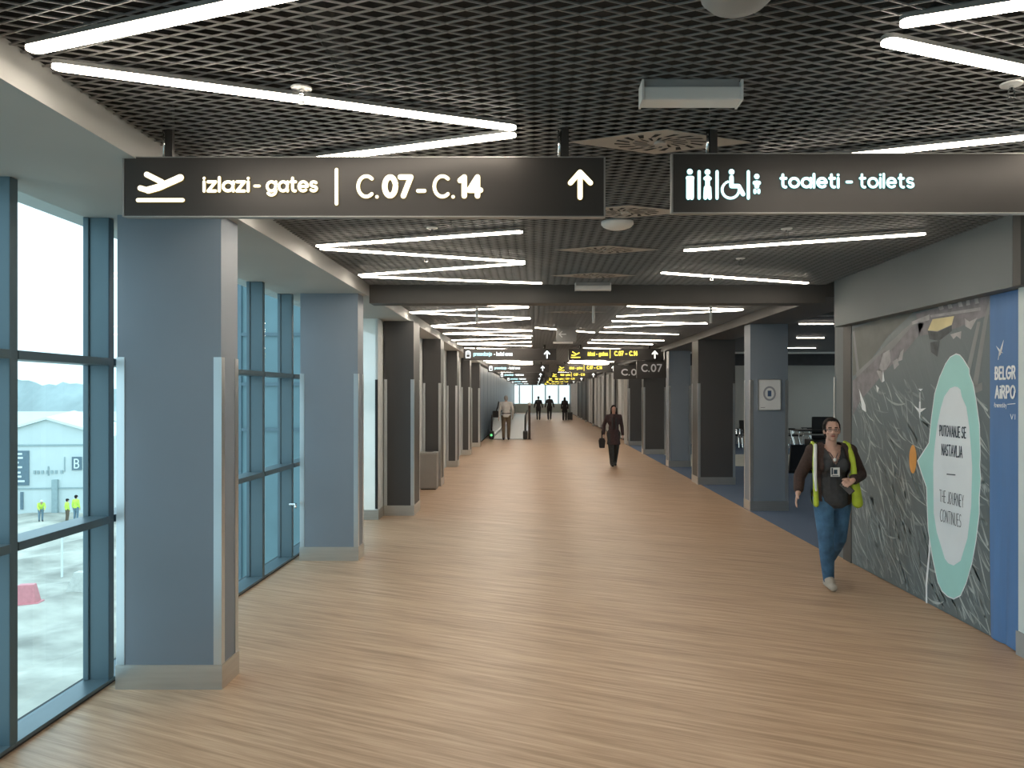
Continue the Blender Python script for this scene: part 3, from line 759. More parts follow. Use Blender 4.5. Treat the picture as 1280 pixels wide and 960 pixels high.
def gate_board(d, p0, p1, py0, py1, txt, tx0, tx1, ty, cap, label):
    a, c = atd(p0, py0, d), atd(p1, py1, d); lc_ = ((a.x + c.x) / 2, d, (a.z + c.z) / 2)
    t = thing('gate_board', label, 'sign', lc_)
    hw, hh = (c.x - a.x) / 2, (a.z - c.z) / 2
    box('panel', 'sign_panel', -hw, hw, 0, .08, -hh, hh, t)
    b = MB(); b.box(hw, hw + .05, .01, .07, -hh, SZ - lc_[2] - .01); b.build('bracket', 'sign_panel', t)
    sign_text(t, d, [(txt, tx0, tx1, ty, cap, 1.7)], 'frame_white', lc_)
gate_board(19.0, 796, 830.5, 451, 472.5, 'C.07', 801.5, 827.5, 465, 10, 'dark gate board reading C.07')
gate_board(23.1, 767, 806, 456.5, 474, 'C.08', 776.5, 803, 469.5, 8.5, 'dark gate board half hidden behind the C.07 board')

# ------------------------------------------------------------------ framed notice on the right column
NX = 3.35 + .30
t = thing('framed_notice', 'white framed notice with a round seal on the blue grey column', 'notice', (NX, 11.93, CH))
p0, p1 = atd(948, 475, 11.93), atd(975, 512, 11.93); hx = (p1.x - p0.x) / 2; z0, z1 = p1.z - CH, p0.z - CH
cx_ = (p0.x + p1.x) / 2 - NX
b = MB(); b.box(cx_ - hx, cx_ + hx, -.014, -.002, z0, z1); b.build('sheet', 'frame_white', t)
b = MB()
for q in ((cx_ - hx - .012, cx_ + hx + .012, z1, z1 + .012), (cx_ - hx - .012, cx_ + hx + .012, z0 - .012, z0), (cx_ - hx - .012, cx_ - hx, z0, z1), (cx_ + hx, cx_ + hx + .012, z0, z1)):
    b.box(q[0], q[1], -.022, -.002, q[2], q[3])
b.build('frame', 'guard_steel', t)
zm = (z0 + z1) / 2 + .02
b = MB(); put_strokes(b, [O_(0, 0, .085, .10)], lambda a, c: Vector((cx_ + a, -.0155, zm + c)), .028); b.build('seal_ring', 'print_grey', t)
b = MB(); b.box(cx_ - .028, cx_ + .028, -.017, -.014, zm - .045, zm + .045); b.build('seal_tablet', 'print_blue', t)
b = MB(); b.box(cx_ - hx + .03, cx_ - hx + .10, -.0155, -.014, z0 + .03, z0 + .036); b.build('caption_line', 'ink', t)

# ------------------------------------------------------------------ mural on the right wall and the blue banner
MX = 3.39
def mural_mat():
    m = bpy.data.materials.new('mural_print'); m.use_nodes = True
    n, l = m.node_tree.nodes, m.node_tree.links; b = n['Principled BSDF']
    t = n.new('ShaderNodeTexCoord')
    def nz(rot, sc, s, d, dist):
        mp = n.new('ShaderNodeMapping'); mp.inputs['Rotation'].default_value = (rot, 0, 0)
        m2 = n.new('ShaderNodeMapping'); m2.inputs['Scale'].default_value = sc
        z = n.new('ShaderNodeTexNoise'); z.inputs['Scale'].default_value = s; z.inputs['Detail'].default_value = d; z.inputs['Distortion'].default_value = dist
        l.new(t.outputs['Object'], mp.inputs[0]); l.new(mp.outputs[0], m2.inputs[0]); l.new(m2.outputs[0], z.inputs['Vector']); return z
    base = nz(0, (1, 1, 1), 3.2, 8, .4)
    st = nz(math.radians(-49), (1, .55, 2.3), 3.0, 6, 1.3)
    r1 = n.new('ShaderNodeValToRGB'); e = r1.color_ramp.elements
    e[0].position = .34; e[0].color = (.056, .075, .084, 1); e[1].position = .64; e[1].color = (.165, .205, .22, 1)
    r2 = n.new('ShaderNodeValToRGB'); e = r2.color_ramp.elements
    e[0].position = .545; e[0].color = (0, 0, 0, 1); e[1].position = .66; e[1].color = (1, 1, 1, 1)
    sp_ = n.new('ShaderNodeSeparateXYZ'); l.new(t.outputs['Object'], sp_.inputs[0])
    mr = n.new('ShaderNodeMapRange'); mr.inputs[1].default_value = 2.3; mr.inputs[2].default_value = 1.8; l.new(sp_.outputs['Z'], mr.inputs[0])
    mu = n.new('ShaderNodeMath'); mu.operation = 'MULTIPLY'; l.new(r2.outputs[0], mu.inputs[0]); l.new(mr.outputs[0], mu.inputs[1])
    mx = n.new('ShaderNodeMix'); mx.data_type = 'RGBA'; mx.inputs[7].default_value = (.46, .50, .50, 1)
    l.new(mu.outputs[0], mx.inputs[0]); l.new(r1.outputs[0], mx.inputs[6]); l.new(mx.outputs[2], b.inputs['Base Color'])
    b.inputs['Roughness'].default_value = .42
    bp = n.new('ShaderNodeBump'); bp.inputs['Strength'].default_value = .25; bp.inputs['Distance'].default_value = .02
    l.new(st.outputs['Fac'], bp.inputs['Height']); l.new(bp.outputs[0], b.inputs['Normal'])
    MATS['mural'] = m
mural_mat()
mural = thing('wall_mural', 'large aerial photograph mural with a turquoise speech bubble covering the wall', 'mural', (MX, 6.9, 0))
ML = Vector((MX, 6.9, 0))
def mp(px, py, lift=0.0):
    p = atx(px, py, MX) - ML; p.x -= lift; return p
b = MB(); b.box(0, .008, 5.70 - 6.9, 8.215 - 6.9, .006, 2.535); b.build('canvas', 'mural', mural)
def mpoly(name, mat, outs, lift):
    for o in outs:
        b = MB(); b.poly([mp(x, y, lift) for x, y in o]); b.build(name, mat, mural)
mpoly('printed_field', 'print_field', [[(1066, 411), (1120, 392), (1150, 383), (1110, 420), (1090, 448), (1070, 468), (1066, 470)]], .0010)
mpoly('printed_runway', 'print_road', [[(1070, 466), (1138, 405), (1160, 392), (1163, 397), (1142, 410), (1072, 478)], [(1066, 415), (1068, 413), (1074, 462), (1071, 466)], [(1098, 446), (1108, 451), (1104, 453), (1096, 449)]], .0012)
mpoly('printed_apron', 'print_pink', [[(1066, 476), (1075, 468), (1106, 438), (1112, 440), (1140, 408), (1152, 403), (1155, 405), (1148, 420), (1135, 436), (1120, 452), (1108, 462), (1092, 482), (1076, 500), (1066, 520)],
                                       [(1145, 392), (1240, 368), (1240, 392), (1196, 410), (1150, 420)]], .0014)
mpoly('printed_terminal', 'print_pale', [[(1104, 442), (1112, 437), (1114, 452), (1108, 462), (1098, 464)], [(1140, 402), (1162, 393), (1162, 400), (1140, 406)], [(1163, 394), (1226, 384), (1226, 388), (1164, 397)],
                                         [(1188, 418), (1202, 414), (1201, 424), (1196, 420), (1192, 424)], [(1206, 398), (1212, 402), (1222, 397), (1214, 412), (1207, 408)],
                                         [(1172, 382), (1178, 379), (1180, 386), (1175, 388)], [(1184, 379), (1188, 376), (1191, 385), (1186, 386)], [(1197, 376), (1201, 374), (1204, 383), (1199, 384)], [(1208, 372), (1211, 370), (1213, 381), (1208, 382)], [(1218, 373), (1222, 370), (1224, 379), (1219, 380)],
                                         [(1116, 452), (1122, 448), (1124, 456), (1118, 462)], [(1126, 440), (1130, 436), (1128, 450), (1122, 452)], [(1096, 464), (1100, 460), (1106, 476), (1102, 478)]], .0016)
mpoly('printed_road', 'print_road', [[(1216, 480), (1230, 400), (1238, 372), (1240, 372), (1234, 404), (1222, 484)], [(1206, 470), (1222, 402), (1226, 402), (1212, 470)], [(1216, 483), (1228, 478), (1228, 488), (1218, 492)]], .0015)
mpoly('printed_roof', 'print_roof', [[(1160, 413), (1166, 399), (1193, 395), (1190, 406), (1172, 414)]], .0020)
mpoly('printed_roof_shadow', 'print_dark', [[(1160, 413.5), (1172, 415), (1190, 406.5), (1190, 414), (1174, 426), (1162, 424)], [(1163, 428), (1175, 426), (1172, 446), (1164, 440)]], .0017)
mpoly('printed_plane', 'white_print', [[(1149.2, 502), (1151, 502), (1151.2, 511), (1158, 510), (1151, 515.5), (1150, 524), (1149, 515.5), (1142.5, 507), (1149, 511)], [(1150, 490), (1150.6, 490), (1150.6, 502), (1150, 502)], [(1148, 486), (1154, 486), (1151, 489)],
                                       [(1095, 481), (1099, 485), (1097, 491)], [(1074, 486), (1082, 506), (1083, 515), (1078, 512)], [(1104, 462), (1106, 476), (1103, 478)]], .0022)
mpoly('printed_hose', 'white_print', [[(1162, 664), (1164, 664), (1163, 690), (1159.5, 730), (1159.5, 754), (1157.5, 756), (1157.2, 728), (1161, 690)]], .0022)
rs = random.Random(11)
pmat('print_streak', (0.36, 0.40, 0.40), 0.5, var=.25, scale=8); pmat('print_streak_dim', (0.20, 0.235, 0.24), 0.5, var=.25, scale=8)
def streaks(n, mat, wmin, wmax, lift):
    b = MB()
    for _ in range(n):
        y, z = rs.uniform(-1.15, 1.3), rs.uniform(.05, 1.95)
        if rs.random() < (z - 1.2) * .9: continue
        ang = math.radians(229 + rs.gauss(0, 16)); L = rs.uniform(.10, .42); bend = rs.gauss(0, 1.6); w = rs.uniform(wmin, wmax); pts = []
        for i in range(7):
            pts.append((y, z, ang)); y += math.cos(ang) * L / 6; z += math.sin(ang) * L / 6; ang += bend * L / 6
        for i in range(6):
            q = []
            for (yy, zz, aa), k_ in ((pts[i], math.sin(math.pi * i / 6)), (pts[i + 1], math.sin(math.pi * (i + 1) / 6))):
                ww = w * (.15 + .85 * k_); q.append(((yy - math.sin(aa) * ww, zz + math.cos(aa) * ww), (yy + math.sin(aa) * ww, zz - math.cos(aa) * ww)))
            P = [q[0][0], q[0][1], q[1][1], q[1][0]]
            if all(.01 < p[1] < 2.5 and -1.19 < p[0] < 1.30 for p in P): b.poly([(-lift, p[0], p[1]) for p in P])
    tag(b.build('printed_streaks', mat, mural), kind='stuff')
streaks(420, 'print_streak_dim', .006, .018, .0006); streaks(230, 'print_streak', .004, .012, .0008)
OUT = [(1195.4, 443), (1188, 447), (1182.3, 455.5), (1175, 472.3), (1169, 492.7), (1164.8, 524.8), (1161.9, 554), (1155, 565), (1148, 576), (1153, 592), (1159, 608.9), (1160, 640), (1161, 662), (1164, 681), (1167, 700), (1172.8, 727.2), (1178, 738), (1184.9, 744.7), (1192.5, 748), (1201, 743.6), (1208, 728), (1215.5, 701), (1220, 675), (1224, 642), (1224, 621), (1226, 598), (1224.6, 582), (1225.3, 568.5), (1224.3, 532), (1220, 500), (1216.6, 481), (1212, 468.6), (1211.5, 461.4), (1204, 449), (1200, 444.5)]
INN = [(1194, 483), (1188, 485.4), (1180.8, 495.6), (1176.5, 510), (1172, 532), (1168.4, 561), (1167, 582), (1167.7, 641.7), (1171.4, 665), (1181.6, 698.5), (1186, 704.2), (1192.5, 707), (1201.3, 701), (1210, 672.5), (1214.5, 633), (1215.8, 584.8), (1215, 568.7), (1212, 532), (1208.5, 508.7), (1202.7, 495.6), (1201.2, 487), (1198, 484)]
def halo(o, g):
    cx, cy = sum(p[0] for p in o) / len(o), sum(p[1] for p in o) / len(o)
    return [(cx + (x - cx) * g, cy + (y - cy) * (1 + (g - 1) * .3)) for x, y in o]
def outline(name, mat, pts, lift):
    b = MB(); b.poly([mp(x, y, lift) for x, y in pts]); o = b.build(name, mat, mural)
    bm = bmesh.new(); bm.from_mesh(o.data); bmesh.ops.triangulate(bm, faces=bm.faces[:]); bm.to_mesh(o.data); bm.free(); return o
outline('bubble_rim', 'white_print', halo(OUT, 1.03), .0024); outline('bubble', 'teal_print', OUT, .0030); outline('bubble_centre', 'balloon_white', INN, .0038)
outline('orange_dot', 'orange_print', [(1141.5 + 4.6 * math.cos(t), 574 + 18 * math.sin(t)) for t in [2 * math.pi * i / 20 for i in range(20)]], .0030)
def wall_text(s, px0, px1, yc, cap, w, mat, parent, org0, X, lift, gap=.2):
    a, c = atx(px0, yc, X), atx(px1, yc, X); d = (a.y + c.y) / 2; h = cap * d / F; z = CH + (VY - yc) * d / F
    b = MB(); write(b, s, Vector((X - lift, a.y, z - h / 2)) - Vector(org0), (0, -1, 0), (0, 0, 1), a.y - c.y, h, w, gap); return b.build('lettering', mat, parent)
wall_text('PUTOVANJE SE', 1175, 1208.5, 539.5, 14.5, .0115, 'ink', mural, ML, MX, .0048); wall_text('NASTAVLJA', 1177.5, 1204, 563.5, 15, .0115, 'ink', mural, ML, MX, .0048)
wall_text('THE JOURNEY', 1175, 1205.5, 623, 15.5, .0055, 'ink', mural, ML, MX, .0048); wall_text('CONTINUES', 1176, 1202.5, 647.5, 16, .0055, 'ink', mural, ML, MX, .0048)
mpoly('rule_line', 'ink', [[(1184, 592), (1195, 593), (1195, 594.4), (1184, 593.4)]], .0048)
# banner with hanging folds
ban = thing('wall_banner', 'blue fabric banner with white airport lettering beside the mural', 'banner', (MX, 5.5, 0))
bm_ = MB(); NY, NZ = 24, 16; y0b, y1b = 5.338, 5.70
def fold(i, j):
    u = i / NY; z = .006 + (2.535 - .006) * j / NZ; a = .001 + .012 * max(0, 1 - j / NZ * 1.6)
    return (-.012 + a * math.sin(u * 11 + 2.3 * (1 - j / NZ)) * .5 + a * .2 * math.sin(u * 27 + j * .5), y0b + (y1b - y0b) * u - 5.5, z)
for i in range(NY):
    for j in range(NZ): bm_.quad(fold(i, j), fold(i, j + 1), fold(i + 1, j + 1), fold(i + 1, j))
o = bm_.build('cloth', 'banner_blue', ban); bm = bmesh.new(); bm.from_mesh(o.data); bmesh.ops.remove_doubles(bm, verts=bm.verts, dist=1e-5); bm.to_mesh(o.data); bm.free(); o.data.shade_smooth()
B0 = Vector((MX, 5.5, 0))
for s, a_, c_, yc, cap, w_ in (('BELGR', 1246, 1272.5, 466, 17.5, .017), ('AiRPO', 1246, 1272.5, 490, 17.5, .017)):
    wall_text(s, a_, c_, yc, cap, w_, 'white_print', ban, B0, MX, .0155, .26)
wall_text('Powered by'.replace('P', 'P').replace('w', 'w'), 1245.5, 1261, 506.5, 6, .004, 'white_print', ban, B0, MX, .0155) 
wall_text('VI', 1265.5, 1272, 521, 7, .006, 'white_print', ban, B0, MX, .0155, .4)
b = MB(); b.poly([Vector(atx(x, y_, MX)) - B0 - Vector((.0155, 0, 0)) for x, y_ in ((1262, 505), (1272, 504), (1272, 504.9), (1262, 505.9))]); b.build('rule_line', 'white_print', ban)
b = MB()
for q in ([(1251, 446), (1253, 436), (1257.5, 424), (1255.5, 436), (1253.6, 443)], [(1247.5, 432), (1252, 436.5), (1256.5, 441.5), (1251.5, 440)], [(1252.6, 440), (1250.6, 450), (1250, 450), (1251.4, 440)]):
    b.poly([Vector(atx(x, y_, MX)) - B0 - Vector((.0155, 0, 0)) for x, y_ in q])
b.build('bird_emblem', 'white_print', ban)

# ------------------------------------------------------------------ waste bin, moving walkway, bollard, lounge furniture
t = thing('waste_bin', 'grey box shaped waste bin in front of a dark column', 'bin', (-2.0, 14.70, 0))
b = MB(); b.box(-.17, .15, -.15, .15, .02, .68); b.build('body', 'bin_metal', t, bevel=.01)
b = MB(); b.box(-.175, .155, -.155, .155, .68, .71); b.build('lid', 'grey_plastic', t, bevel=.006)
b = MB(); b.box(-.15, .13, -.13, .13, 0, .02); b.build('plinth', 'black_plastic', t)
b = MB(); b.box(-.08, .06, -.08, .08, .7101, .714); b.build('opening', 'black_plastic', t)
t = thing('moving_walkway', 'moving walkway with glass sides the white shirted man is entering', 'walkway', (-1.05, 31, 0))
b = MB(); b.box(-.72, .72, 0, 40, .001, .02); b.build('deck', 'walkway_deck', t)
for s in (-1, 1):
    b = MB(); b.box(s * .68 - .01, s * .68 + .01, .5, 39.5, .10, .88); b.build('glass_side', 'clear_glass', t)
    b = MB(); b.tube([(s * .68, .55, .12), (s * .68, .12, .3), (s * .68, 0, .55), (s * .68, .1, .8), (s * .68, .5, .95), (s * .68, 39.8, .95)], .035, 8); b.build('handrail', 'black_rubber', t, smooth=True)
    b = MB(); b.box(s * .68 - .09, s * .68 + .09, -.1, .5, .02, .34); b.build('newel', 'black_plastic', t, bevel=.03)
    b = MB(); b.box(s * .70 - .06, s * .70 + .06, .5, 39.5, .02, .12); b.build('skirt', 'guard_steel', t)
b = MB(); b.lathe([(.05, 0), (.05, .004)], (0, 0, 0), 12); o = b.build('entry_light', 'exit_green', t); o.rotation_euler = (math.pi / 2, 0, 0); o.location = (-.68, -.102, .18)
t = thing('bollard', 'tall dark post with a pale round top beside the walkway', 'post', (-.20, 31.0, 0))
b = MB(); b.lathe([(.09, 0), (.09, .02), (.05, .025), (.05, 1.36)], (0, 0, 0), 14); b.build('shaft', 'bollard_brown', t, smooth=False)
b = MB(); b.lathe([(.04, 1.36), (.075, 1.40), (.075, 1.45), (.03, 1.49)], (0, 0, 0), 14); b.build('cap', 'white_plastic', t, smooth=True)
def seat_unit(x, y, rz, label, group=None):
    t = thing('lounge_seat', label, 'seat', (x, y, 0), rz, group)
    b = MB(); b.box(-.26, .26, -.25, .22, .40, .46); b.build('seat', 'black_plastic', t, bevel=.02)
    b = MB(); b.ngon_prism([(-.26, .20, .46), (-.26, .25, .46), (-.26, .36, .92), (-.26, .325, .92)], (.52, 0, 0)); b.build('backrest', 'black_plastic', t, bevel=.01)
    for s in (-1, 1):
        b = MB(); b.box(s * .29 - .02, s * .29 + .02, -.2, .22, .62, .65); b.build('armrest', 'black_plastic', t, bevel=.008)
        b = MB(); b.tube([(s * .29, -.15, .62), (s * .29, -.12, .36), (s * .29, -.2, .01)], .016, 8); b.tube([(s * .29, .15, .62), (s * .29, .12, .36), (s * .29, .2, .01)], .016, 8); b.build('leg', 'chrome', t)
    return t
seat_unit(4.78, 13.9, math.pi, 'black lounge seat close behind the woman in the yellow vest')
seat_unit(5.42, 13.9, math.pi, 'black lounge seat hidden behind the woman in the yellow vest')
g = 'far lounge seats'
for i, (x, y, rz) in enumerate(((8.75, 26.8, math.pi / 2), (8.75, 26.1, math.pi / 2), (9.6, 26.8, -math.pi / 2), (7.35, 26.3, 0), (6.65, 26.3, 0))):
    seat_unit(x, y, rz, ('far black lounge seat in profile right beside the notice column', 'far black lounge seat in profile, in front of its twin', 'far black lounge seat facing the profile pair', 'far black lounge seat left of the notice column', 'far black lounge seat in the gap between two dark columns')[i], g)
t = thing('gate_desk', 'black gate desk behind the head of the woman in the yellow vest', 'desk', (7.75, 20.4, 0))
box('pedestal', 'black_plastic', -.5, .5, -.25, .25, 0, .62, t, .01); box('counter_top', 'black_plastic', -.85, .55, -.3, .3, .84, .88, t, .008)
box('screen_panel', 'black_plastic', -.40, .40, -.05, .0, .62, 1.22, t, .03); box('shelf', 'grey_plastic', -.7, .5, -.28, .28, .74, .77, t)

# ------------------------------------------------------------------ outdoors, seen through the near window
GZ = -7.2
gm = MB(); NG = 40
random.seed(3)
hg = [[random.uniform(-.25, .25) for _ in range(NG + 1)] for _ in range(NG + 1)]
for i in range(NG):
    for j in range(NG):
        P = lambda a, c: (-90 + 86.5 * a / NG, -15 + 125 * c / NG, GZ + hg[a][c] * (0 if c > 23 else 1))
        gm.quad(P(i, j), P(i + 1, j), P(i + 1, j + 1), P(i, j + 1))
o = gm.build('ground', 'dirt', smooth=False); o['kind'] = 'structure'
b = MB(); b.quad((-900, 100, GZ - .3), (-3.5, 100, GZ - .3), (-3.5, 900, GZ - .3), (-900, 900, GZ - .3)); b.quad((-900, -300, GZ - .3), (-80, -300, GZ - .3), (-80, 100, GZ - .3), (-900, 100, GZ - .3))
b.build('ground', 'far_wall')['kind'] = 'structure'
b = MB()
prof = [(-560 + 4 * k, 10.5 + 3 * math.sin(k * .13) + 1.6 * math.sin(k * .71) + random.uniform(-1.2, 1.2)) for k in range(160)]
for (xa, ha), (xb, hb) in zip(prof, prof[1:]):
    b.quad((xa, 430, GZ - 1), (xb, 430, GZ - 1), (xb, 450, hb * .75), (xa, 450, ha * .75)); b.quad((xa, 450, ha * .75), (xb, 450, hb * .75), (xb, 480, GZ), (xa, 480, GZ))
b.build('hills', 'hill_haze')['kind'] = 'structure'
# white gabled tent hall; the gable faces the terminal
D = 58.0
t = thing('storage_hall', 'white gabled storage hall across the building site', 'building', (atd(60, 500, D).x, D, GZ), math.radians(8))
w2, he, hr, Lh = 4.6, 5.75, 7.15, 26
b = MB(); b.poly([(-w2, 0, 0), (w2, 0, 0), (w2, 0, he), (0, 0, hr), (-w2, 0, he)]); b.quad((w2, 0, 0), (w2 - 3, Lh, 0), (w2 - 3, Lh, he), (w2, 0, he)); b.quad((-w2, 0, 0), (-w2 - 9, Lh, 0), (-w2 - 9, Lh, he), (-w2, 0, he))
b.build('wall', 'tent_wall', t)
b = MB()
for s in (-1, 1):
    e0, r0 = Vector((s * (w2 + .25), -.3, he - .08)), Vector((0, -.3, hr)); sh = Vector((-9, Lh, 0)); up = Vector((0, 0, .18))
    b.quad(e0, r0, r0 + sh, e0 + sh); b.quad(e0 + up, r0 + up, r0 + sh + up, e0 + sh + up); b.quad(e0, e0 + up, r0 + up, r0)
b.build('roof', 'tent_white', t)
b = MB(); b.bar((-w2, -.05, 5.2), (w2, -.05, 5.2), .06, .12); b.build('eave_rail', 'tent_trim', t)
b = MB(); b.bar((-w2, -.05, 1.95), (w2, -.05, 1.95), .06, .10); b.build('dado_rail', 'tent_trim', t)
b = MB(); b.box(.35, .75, -.25, -.02, 0, 2.6); b.build('post', 'tent_trim', t)
b = MB(); b.box(-3.2, -1.3, -.1, -.02, 2.2, 4.8); o = b.build('notice_board', 'board_dark', t)
b = MB()
for z in (2.45, 2.8, 3.1, 3.5, 3.85, 4.2, 4.5): b.box(-3.1, -1.5 - (z * 7 % 1) * .5, -.13, -.10, z, z + .14)
b.build('board_lines', 'tent_white', o)
b = MB(); b.box(1.7, 2.4, -.08, -.02, 3.3, 4.3); o = b.build('emblem', 'board_dark', t)
b = MB(); write(b, 'B', (1.85, -.1, 3.42), (1, 0, 0), (0, 0, 1), .4, .75, .1); b.build('emblem_letter', 'tent_white', o)
b = MB(); b.box(-2.4, -2.2, -.08, -.02, .4, 1.7); b.box(-1.9, -1.7, -.08, -.02, .4, 1.7); b.build('door_gap', 'board_dark', t)
b = MB()
for x in (-1.0, -.75, -.45, -.1, .2, .5, .9): b.box(x, x + .16, -.07, -.02, 3.05, 3.3)
b.box(.0, .08, -.07, -.02, 2.9, 3.6); b.box(1.15, 1.2, -.07, -.02, 3.2, 4.3); b.build('wall_lettering', 'tent_trim', t)
# farther sheds
for i, (px, py0, py1, d, wpx, lab) in enumerate(((96, 540, 562, 110, 60, 'long low pale shed behind the storage hall'), (100, 528, 541, 150, 30, 'dark roofed shed far behind the storage hall'))):
    c = atd(px, py1, d); hx = wpx / 2 * d / F; h = (py1 - py0) * d / F
    t = thing('shed', lab, 'building', (c.x, d, GZ - .3)); H = c.z - GZ + h
    b = MB(); b.box(-hx, hx, 0, 8, 0, H); b.build('wall', ('far_wall', 'far_roof')[i], t)
    b = MB(); b.ngon_prism([(-hx - .4, -.5, H), (-hx - .4, 8.5, H), (-hx - .4, 4, H + 1.4)], (2 * hx + .8, 0, 0)); b.build('roof', 'far_roof', t)
t = thing('barrier', 'faded red plastic barrier standing on the dirt outside', 'barrier', (atd(34, 745, 32.5).x, 32.5, GZ + .05), math.radians(12))
b = MB(); P0 = [(-.48, -.3, 0), (.48, -.3, 0), (.48, .3, 0), (-.48, .3, 0)]; P1 = [(-.30, -.16, .95), (.30, -.16, .95), (.30, .16, .95), (-.30, .16, .95)]
for i in range(4): b.quad(P0[i], P0[(i + 1) % 4], P1[(i + 1) % 4], P1[i])
b.poly(P1); b.build('body', 'barrier_red', t, bevel=.03)
box('foot', 'barrier_red', -.54, .54, -.34, .34, 0, .2, t, .03)
c = atd(101, 716, 35)
t = thing('concrete_block', 'pale tapered concrete block lying on the site', 'block', (c.x, 35, GZ))
b = MB(); P0 = [(-.5, -.4, 0), (.45, -.4, 0), (.45, .4, 0), (-.5, .4, 0)]; P1 = [(-.2, -.2, .95), (.2, -.2, .95), (.2, .2, .95), (-.2, .2, .95)]
for i in range(4): b.quad(P0[i], P0[(i + 1) % 4], P1[(i + 1) % 4], P1[i])
b.poly(P1); b.build('body', 'concrete', t)
c = atd(77.5, 712, 38)
b = MB(); b.tube([(c.x, 38, GZ), (c.x, 38, GZ + 2.1)], .05, 8); tag(b.build('site_post', 'tent_white'), 'thin white post standing on the building site', 'post')
t = thing('terminal_wing', 'teal clad terminal wing outside the second window', 'building', (-6.9, 17, GZ))
b = MB(); b.box(-1.6, 2.4, 0, 3, 0, 14.5); b.build('wall', 'block_teal', t)
b = MB()
for i in range(5): b.box(-1.6 + i * .98, -1.52 + i * .98, -.06, 0, 0, 14.5)
for z in (8.2, 9.2, 10.3): b.box(-1.6, 2.4, -.05, 0, z, z + .07)
b.build('facade_fins', 'mullion', t)

# ------------------------------------------------------------------ people
def cap_(bm, p0, r0, p1, r1, seg=12):
    vs_ = []
    for p, r_ in ((p0, r0), (p1, r1)):
        ret = bmesh.ops.create_uvsphere(bm, u_segments=seg, v_segments=8, radius=r_, matrix=Matrix.Translation(Vector(p)))
        vs_ += ret['verts']
    geo = bmesh.ops.convex_hull(bm, input=vs_, use_existing_faces=False)
    junk = [g for g in geo['geom_interior'] if isinstance(g, bmesh.types.BMVert)]
    bmesh.ops.delete(bm, geom=junk, context='VERTS')
def ell_(bm, c, r, rot=None):
    m = Matrix.Translation(Vector(c)) @ (rot.to_4x4() if rot else Matrix.Identity(4)) @ Matrix.Diagonal((*r, 1))
    bmesh.ops.create_uvsphere(bm, u_segments=20, v_segments=14, radius=1, matrix=m)
def blob(name, prims, mat, parent, voxel=.008, smooth=3, cut=None):
    """union of tapered capsules and ellipsoids fused into one continuous skin"""
    bm = bmesh.new()
    for p in prims:
        if p[0] == 'c': 
            tmp = bmesh.new(); cap_(tmp, *p[1:]); me_ = bpy.data.meshes.new('t'); tmp.to_mesh(me_); tmp.free(); bm.from_mesh(me_); bpy.data.meshes.remove(me_)
        else: ell_(bm, *p[1:])
    me = bpy.data.meshes.new(name); bm.to_mesh(me); bm.free()
    o = bpy.data.objects.new(name, me); COL.objects.link(o)
    md = o.modifiers.new('r', 'REMESH'); md.mode = 'VOXEL'; md.voxel_size = voxel
    if smooth:
        ms = o.modifiers.new('s', 'SMOOTH'); ms.factor = .5; ms.iterations = smooth
    dg = bpy.context.evaluated_depsgraph_get(); me2 = bpy.data.meshes.new_from_object(o.evaluated_get(dg))
    o.modifiers.clear(); o.data = me2; bpy.data.meshes.remove(me); me2.name = name
    if cut:
        bm = bmesh.new(); bm.from_mesh(me2)
        bmesh.ops.delete(bm, geom=[f for f in bm.faces if cut(f.calc_center_median())], context='FACES')
        bm.to_mesh(me2); bm.free()
    me2.materials.clear(); me2.materials.append(MATS[mat]); me2.shade_smooth()
    o.parent = parent
    return o
V = Vector
def joints(**kw):
    J = dict(head=V((0, -.015, 1.575)), neck=V((0, .01, 1.43)), chest=V((0, 0, 1.25)), waist=V((0, 0, 1.06)), pelvis=V((0, 0, .93)))
    for s, n in ((-1, 'R'), (1, 'L')):
        J.update({'sh' + n: V((s * .175, .01, 1.375)), 'el' + n: V((s * .225, .03, 1.10)), 'wr' + n: V((s * .235, -.03, .87)), 'ht' + n: V((s * .235, -.06, .70)),
                  'hp' + n: V((s * .09, 0, .90)), 'kn' + n: V((s * .095, -.02, .49)), 'an' + n: V((s * .095, .03, .085)), 'to' + n: V((s * .11, -.14, .035))})
    for k_, v_ in kw.items(): J[k_] = V(v_)
    return J
def torso(J, t=0.0, fem=True, hem=None):
    sw = .15 if fem else .165
    P = [('e', J['chest'], (sw + t, .105 + t, .19 + t)), ('e', J['waist'], (.13 + t, .098 + t, .16 + t)), ('e', J['pelvis'], (.158 + t, .115 + t, .13 + t)),
         *[('c', (J['shR'] + J['shL']) / 2 + V((0, 0, .03)), .050 + t, J['sh' + s], .042 + t) for s in 'RL'], ('c', J['chest'] + V((0, 0, .02)), .095 + t, J['pelvis'], .11 + t)]
    for s in 'RL': P.append(('c', J['sh' + s], .047 + t, J['chest'] + V((.06 if s == 'L' else -.06, 0, -.05)), .085 + t))
    if fem:
        for s in (-1, 1): P.append(('e', J['chest'] + V((s * .068, -.07, -.01)), (.062 + t, .055 + t, .062 + t)))
    return P
def armp(J, s, t=0.0, to=1.0):
    el, wr = J['el' + s], J['wr' + s]
    P = [('c', J['sh' + s], .048 + t, el, .040 + t)]
    if to > 0: P.append(('c', el, .040 + t, el.lerp(wr, to), .040 + t + (.027 - .040) * to + t * .2))
    return P
def legp(J, s, t=0.0):
    return [('c', J['hp' + s], .088 + t, J['kn' + s], .058 + t), ('c', J['kn' + s], .058 + t, J['kn' + s].lerp(J['an' + s], .35), .056 + t), ('c', J['kn' + s].lerp(J['an' + s], .35), .056 + t, J['an' + s], .040 + t)]
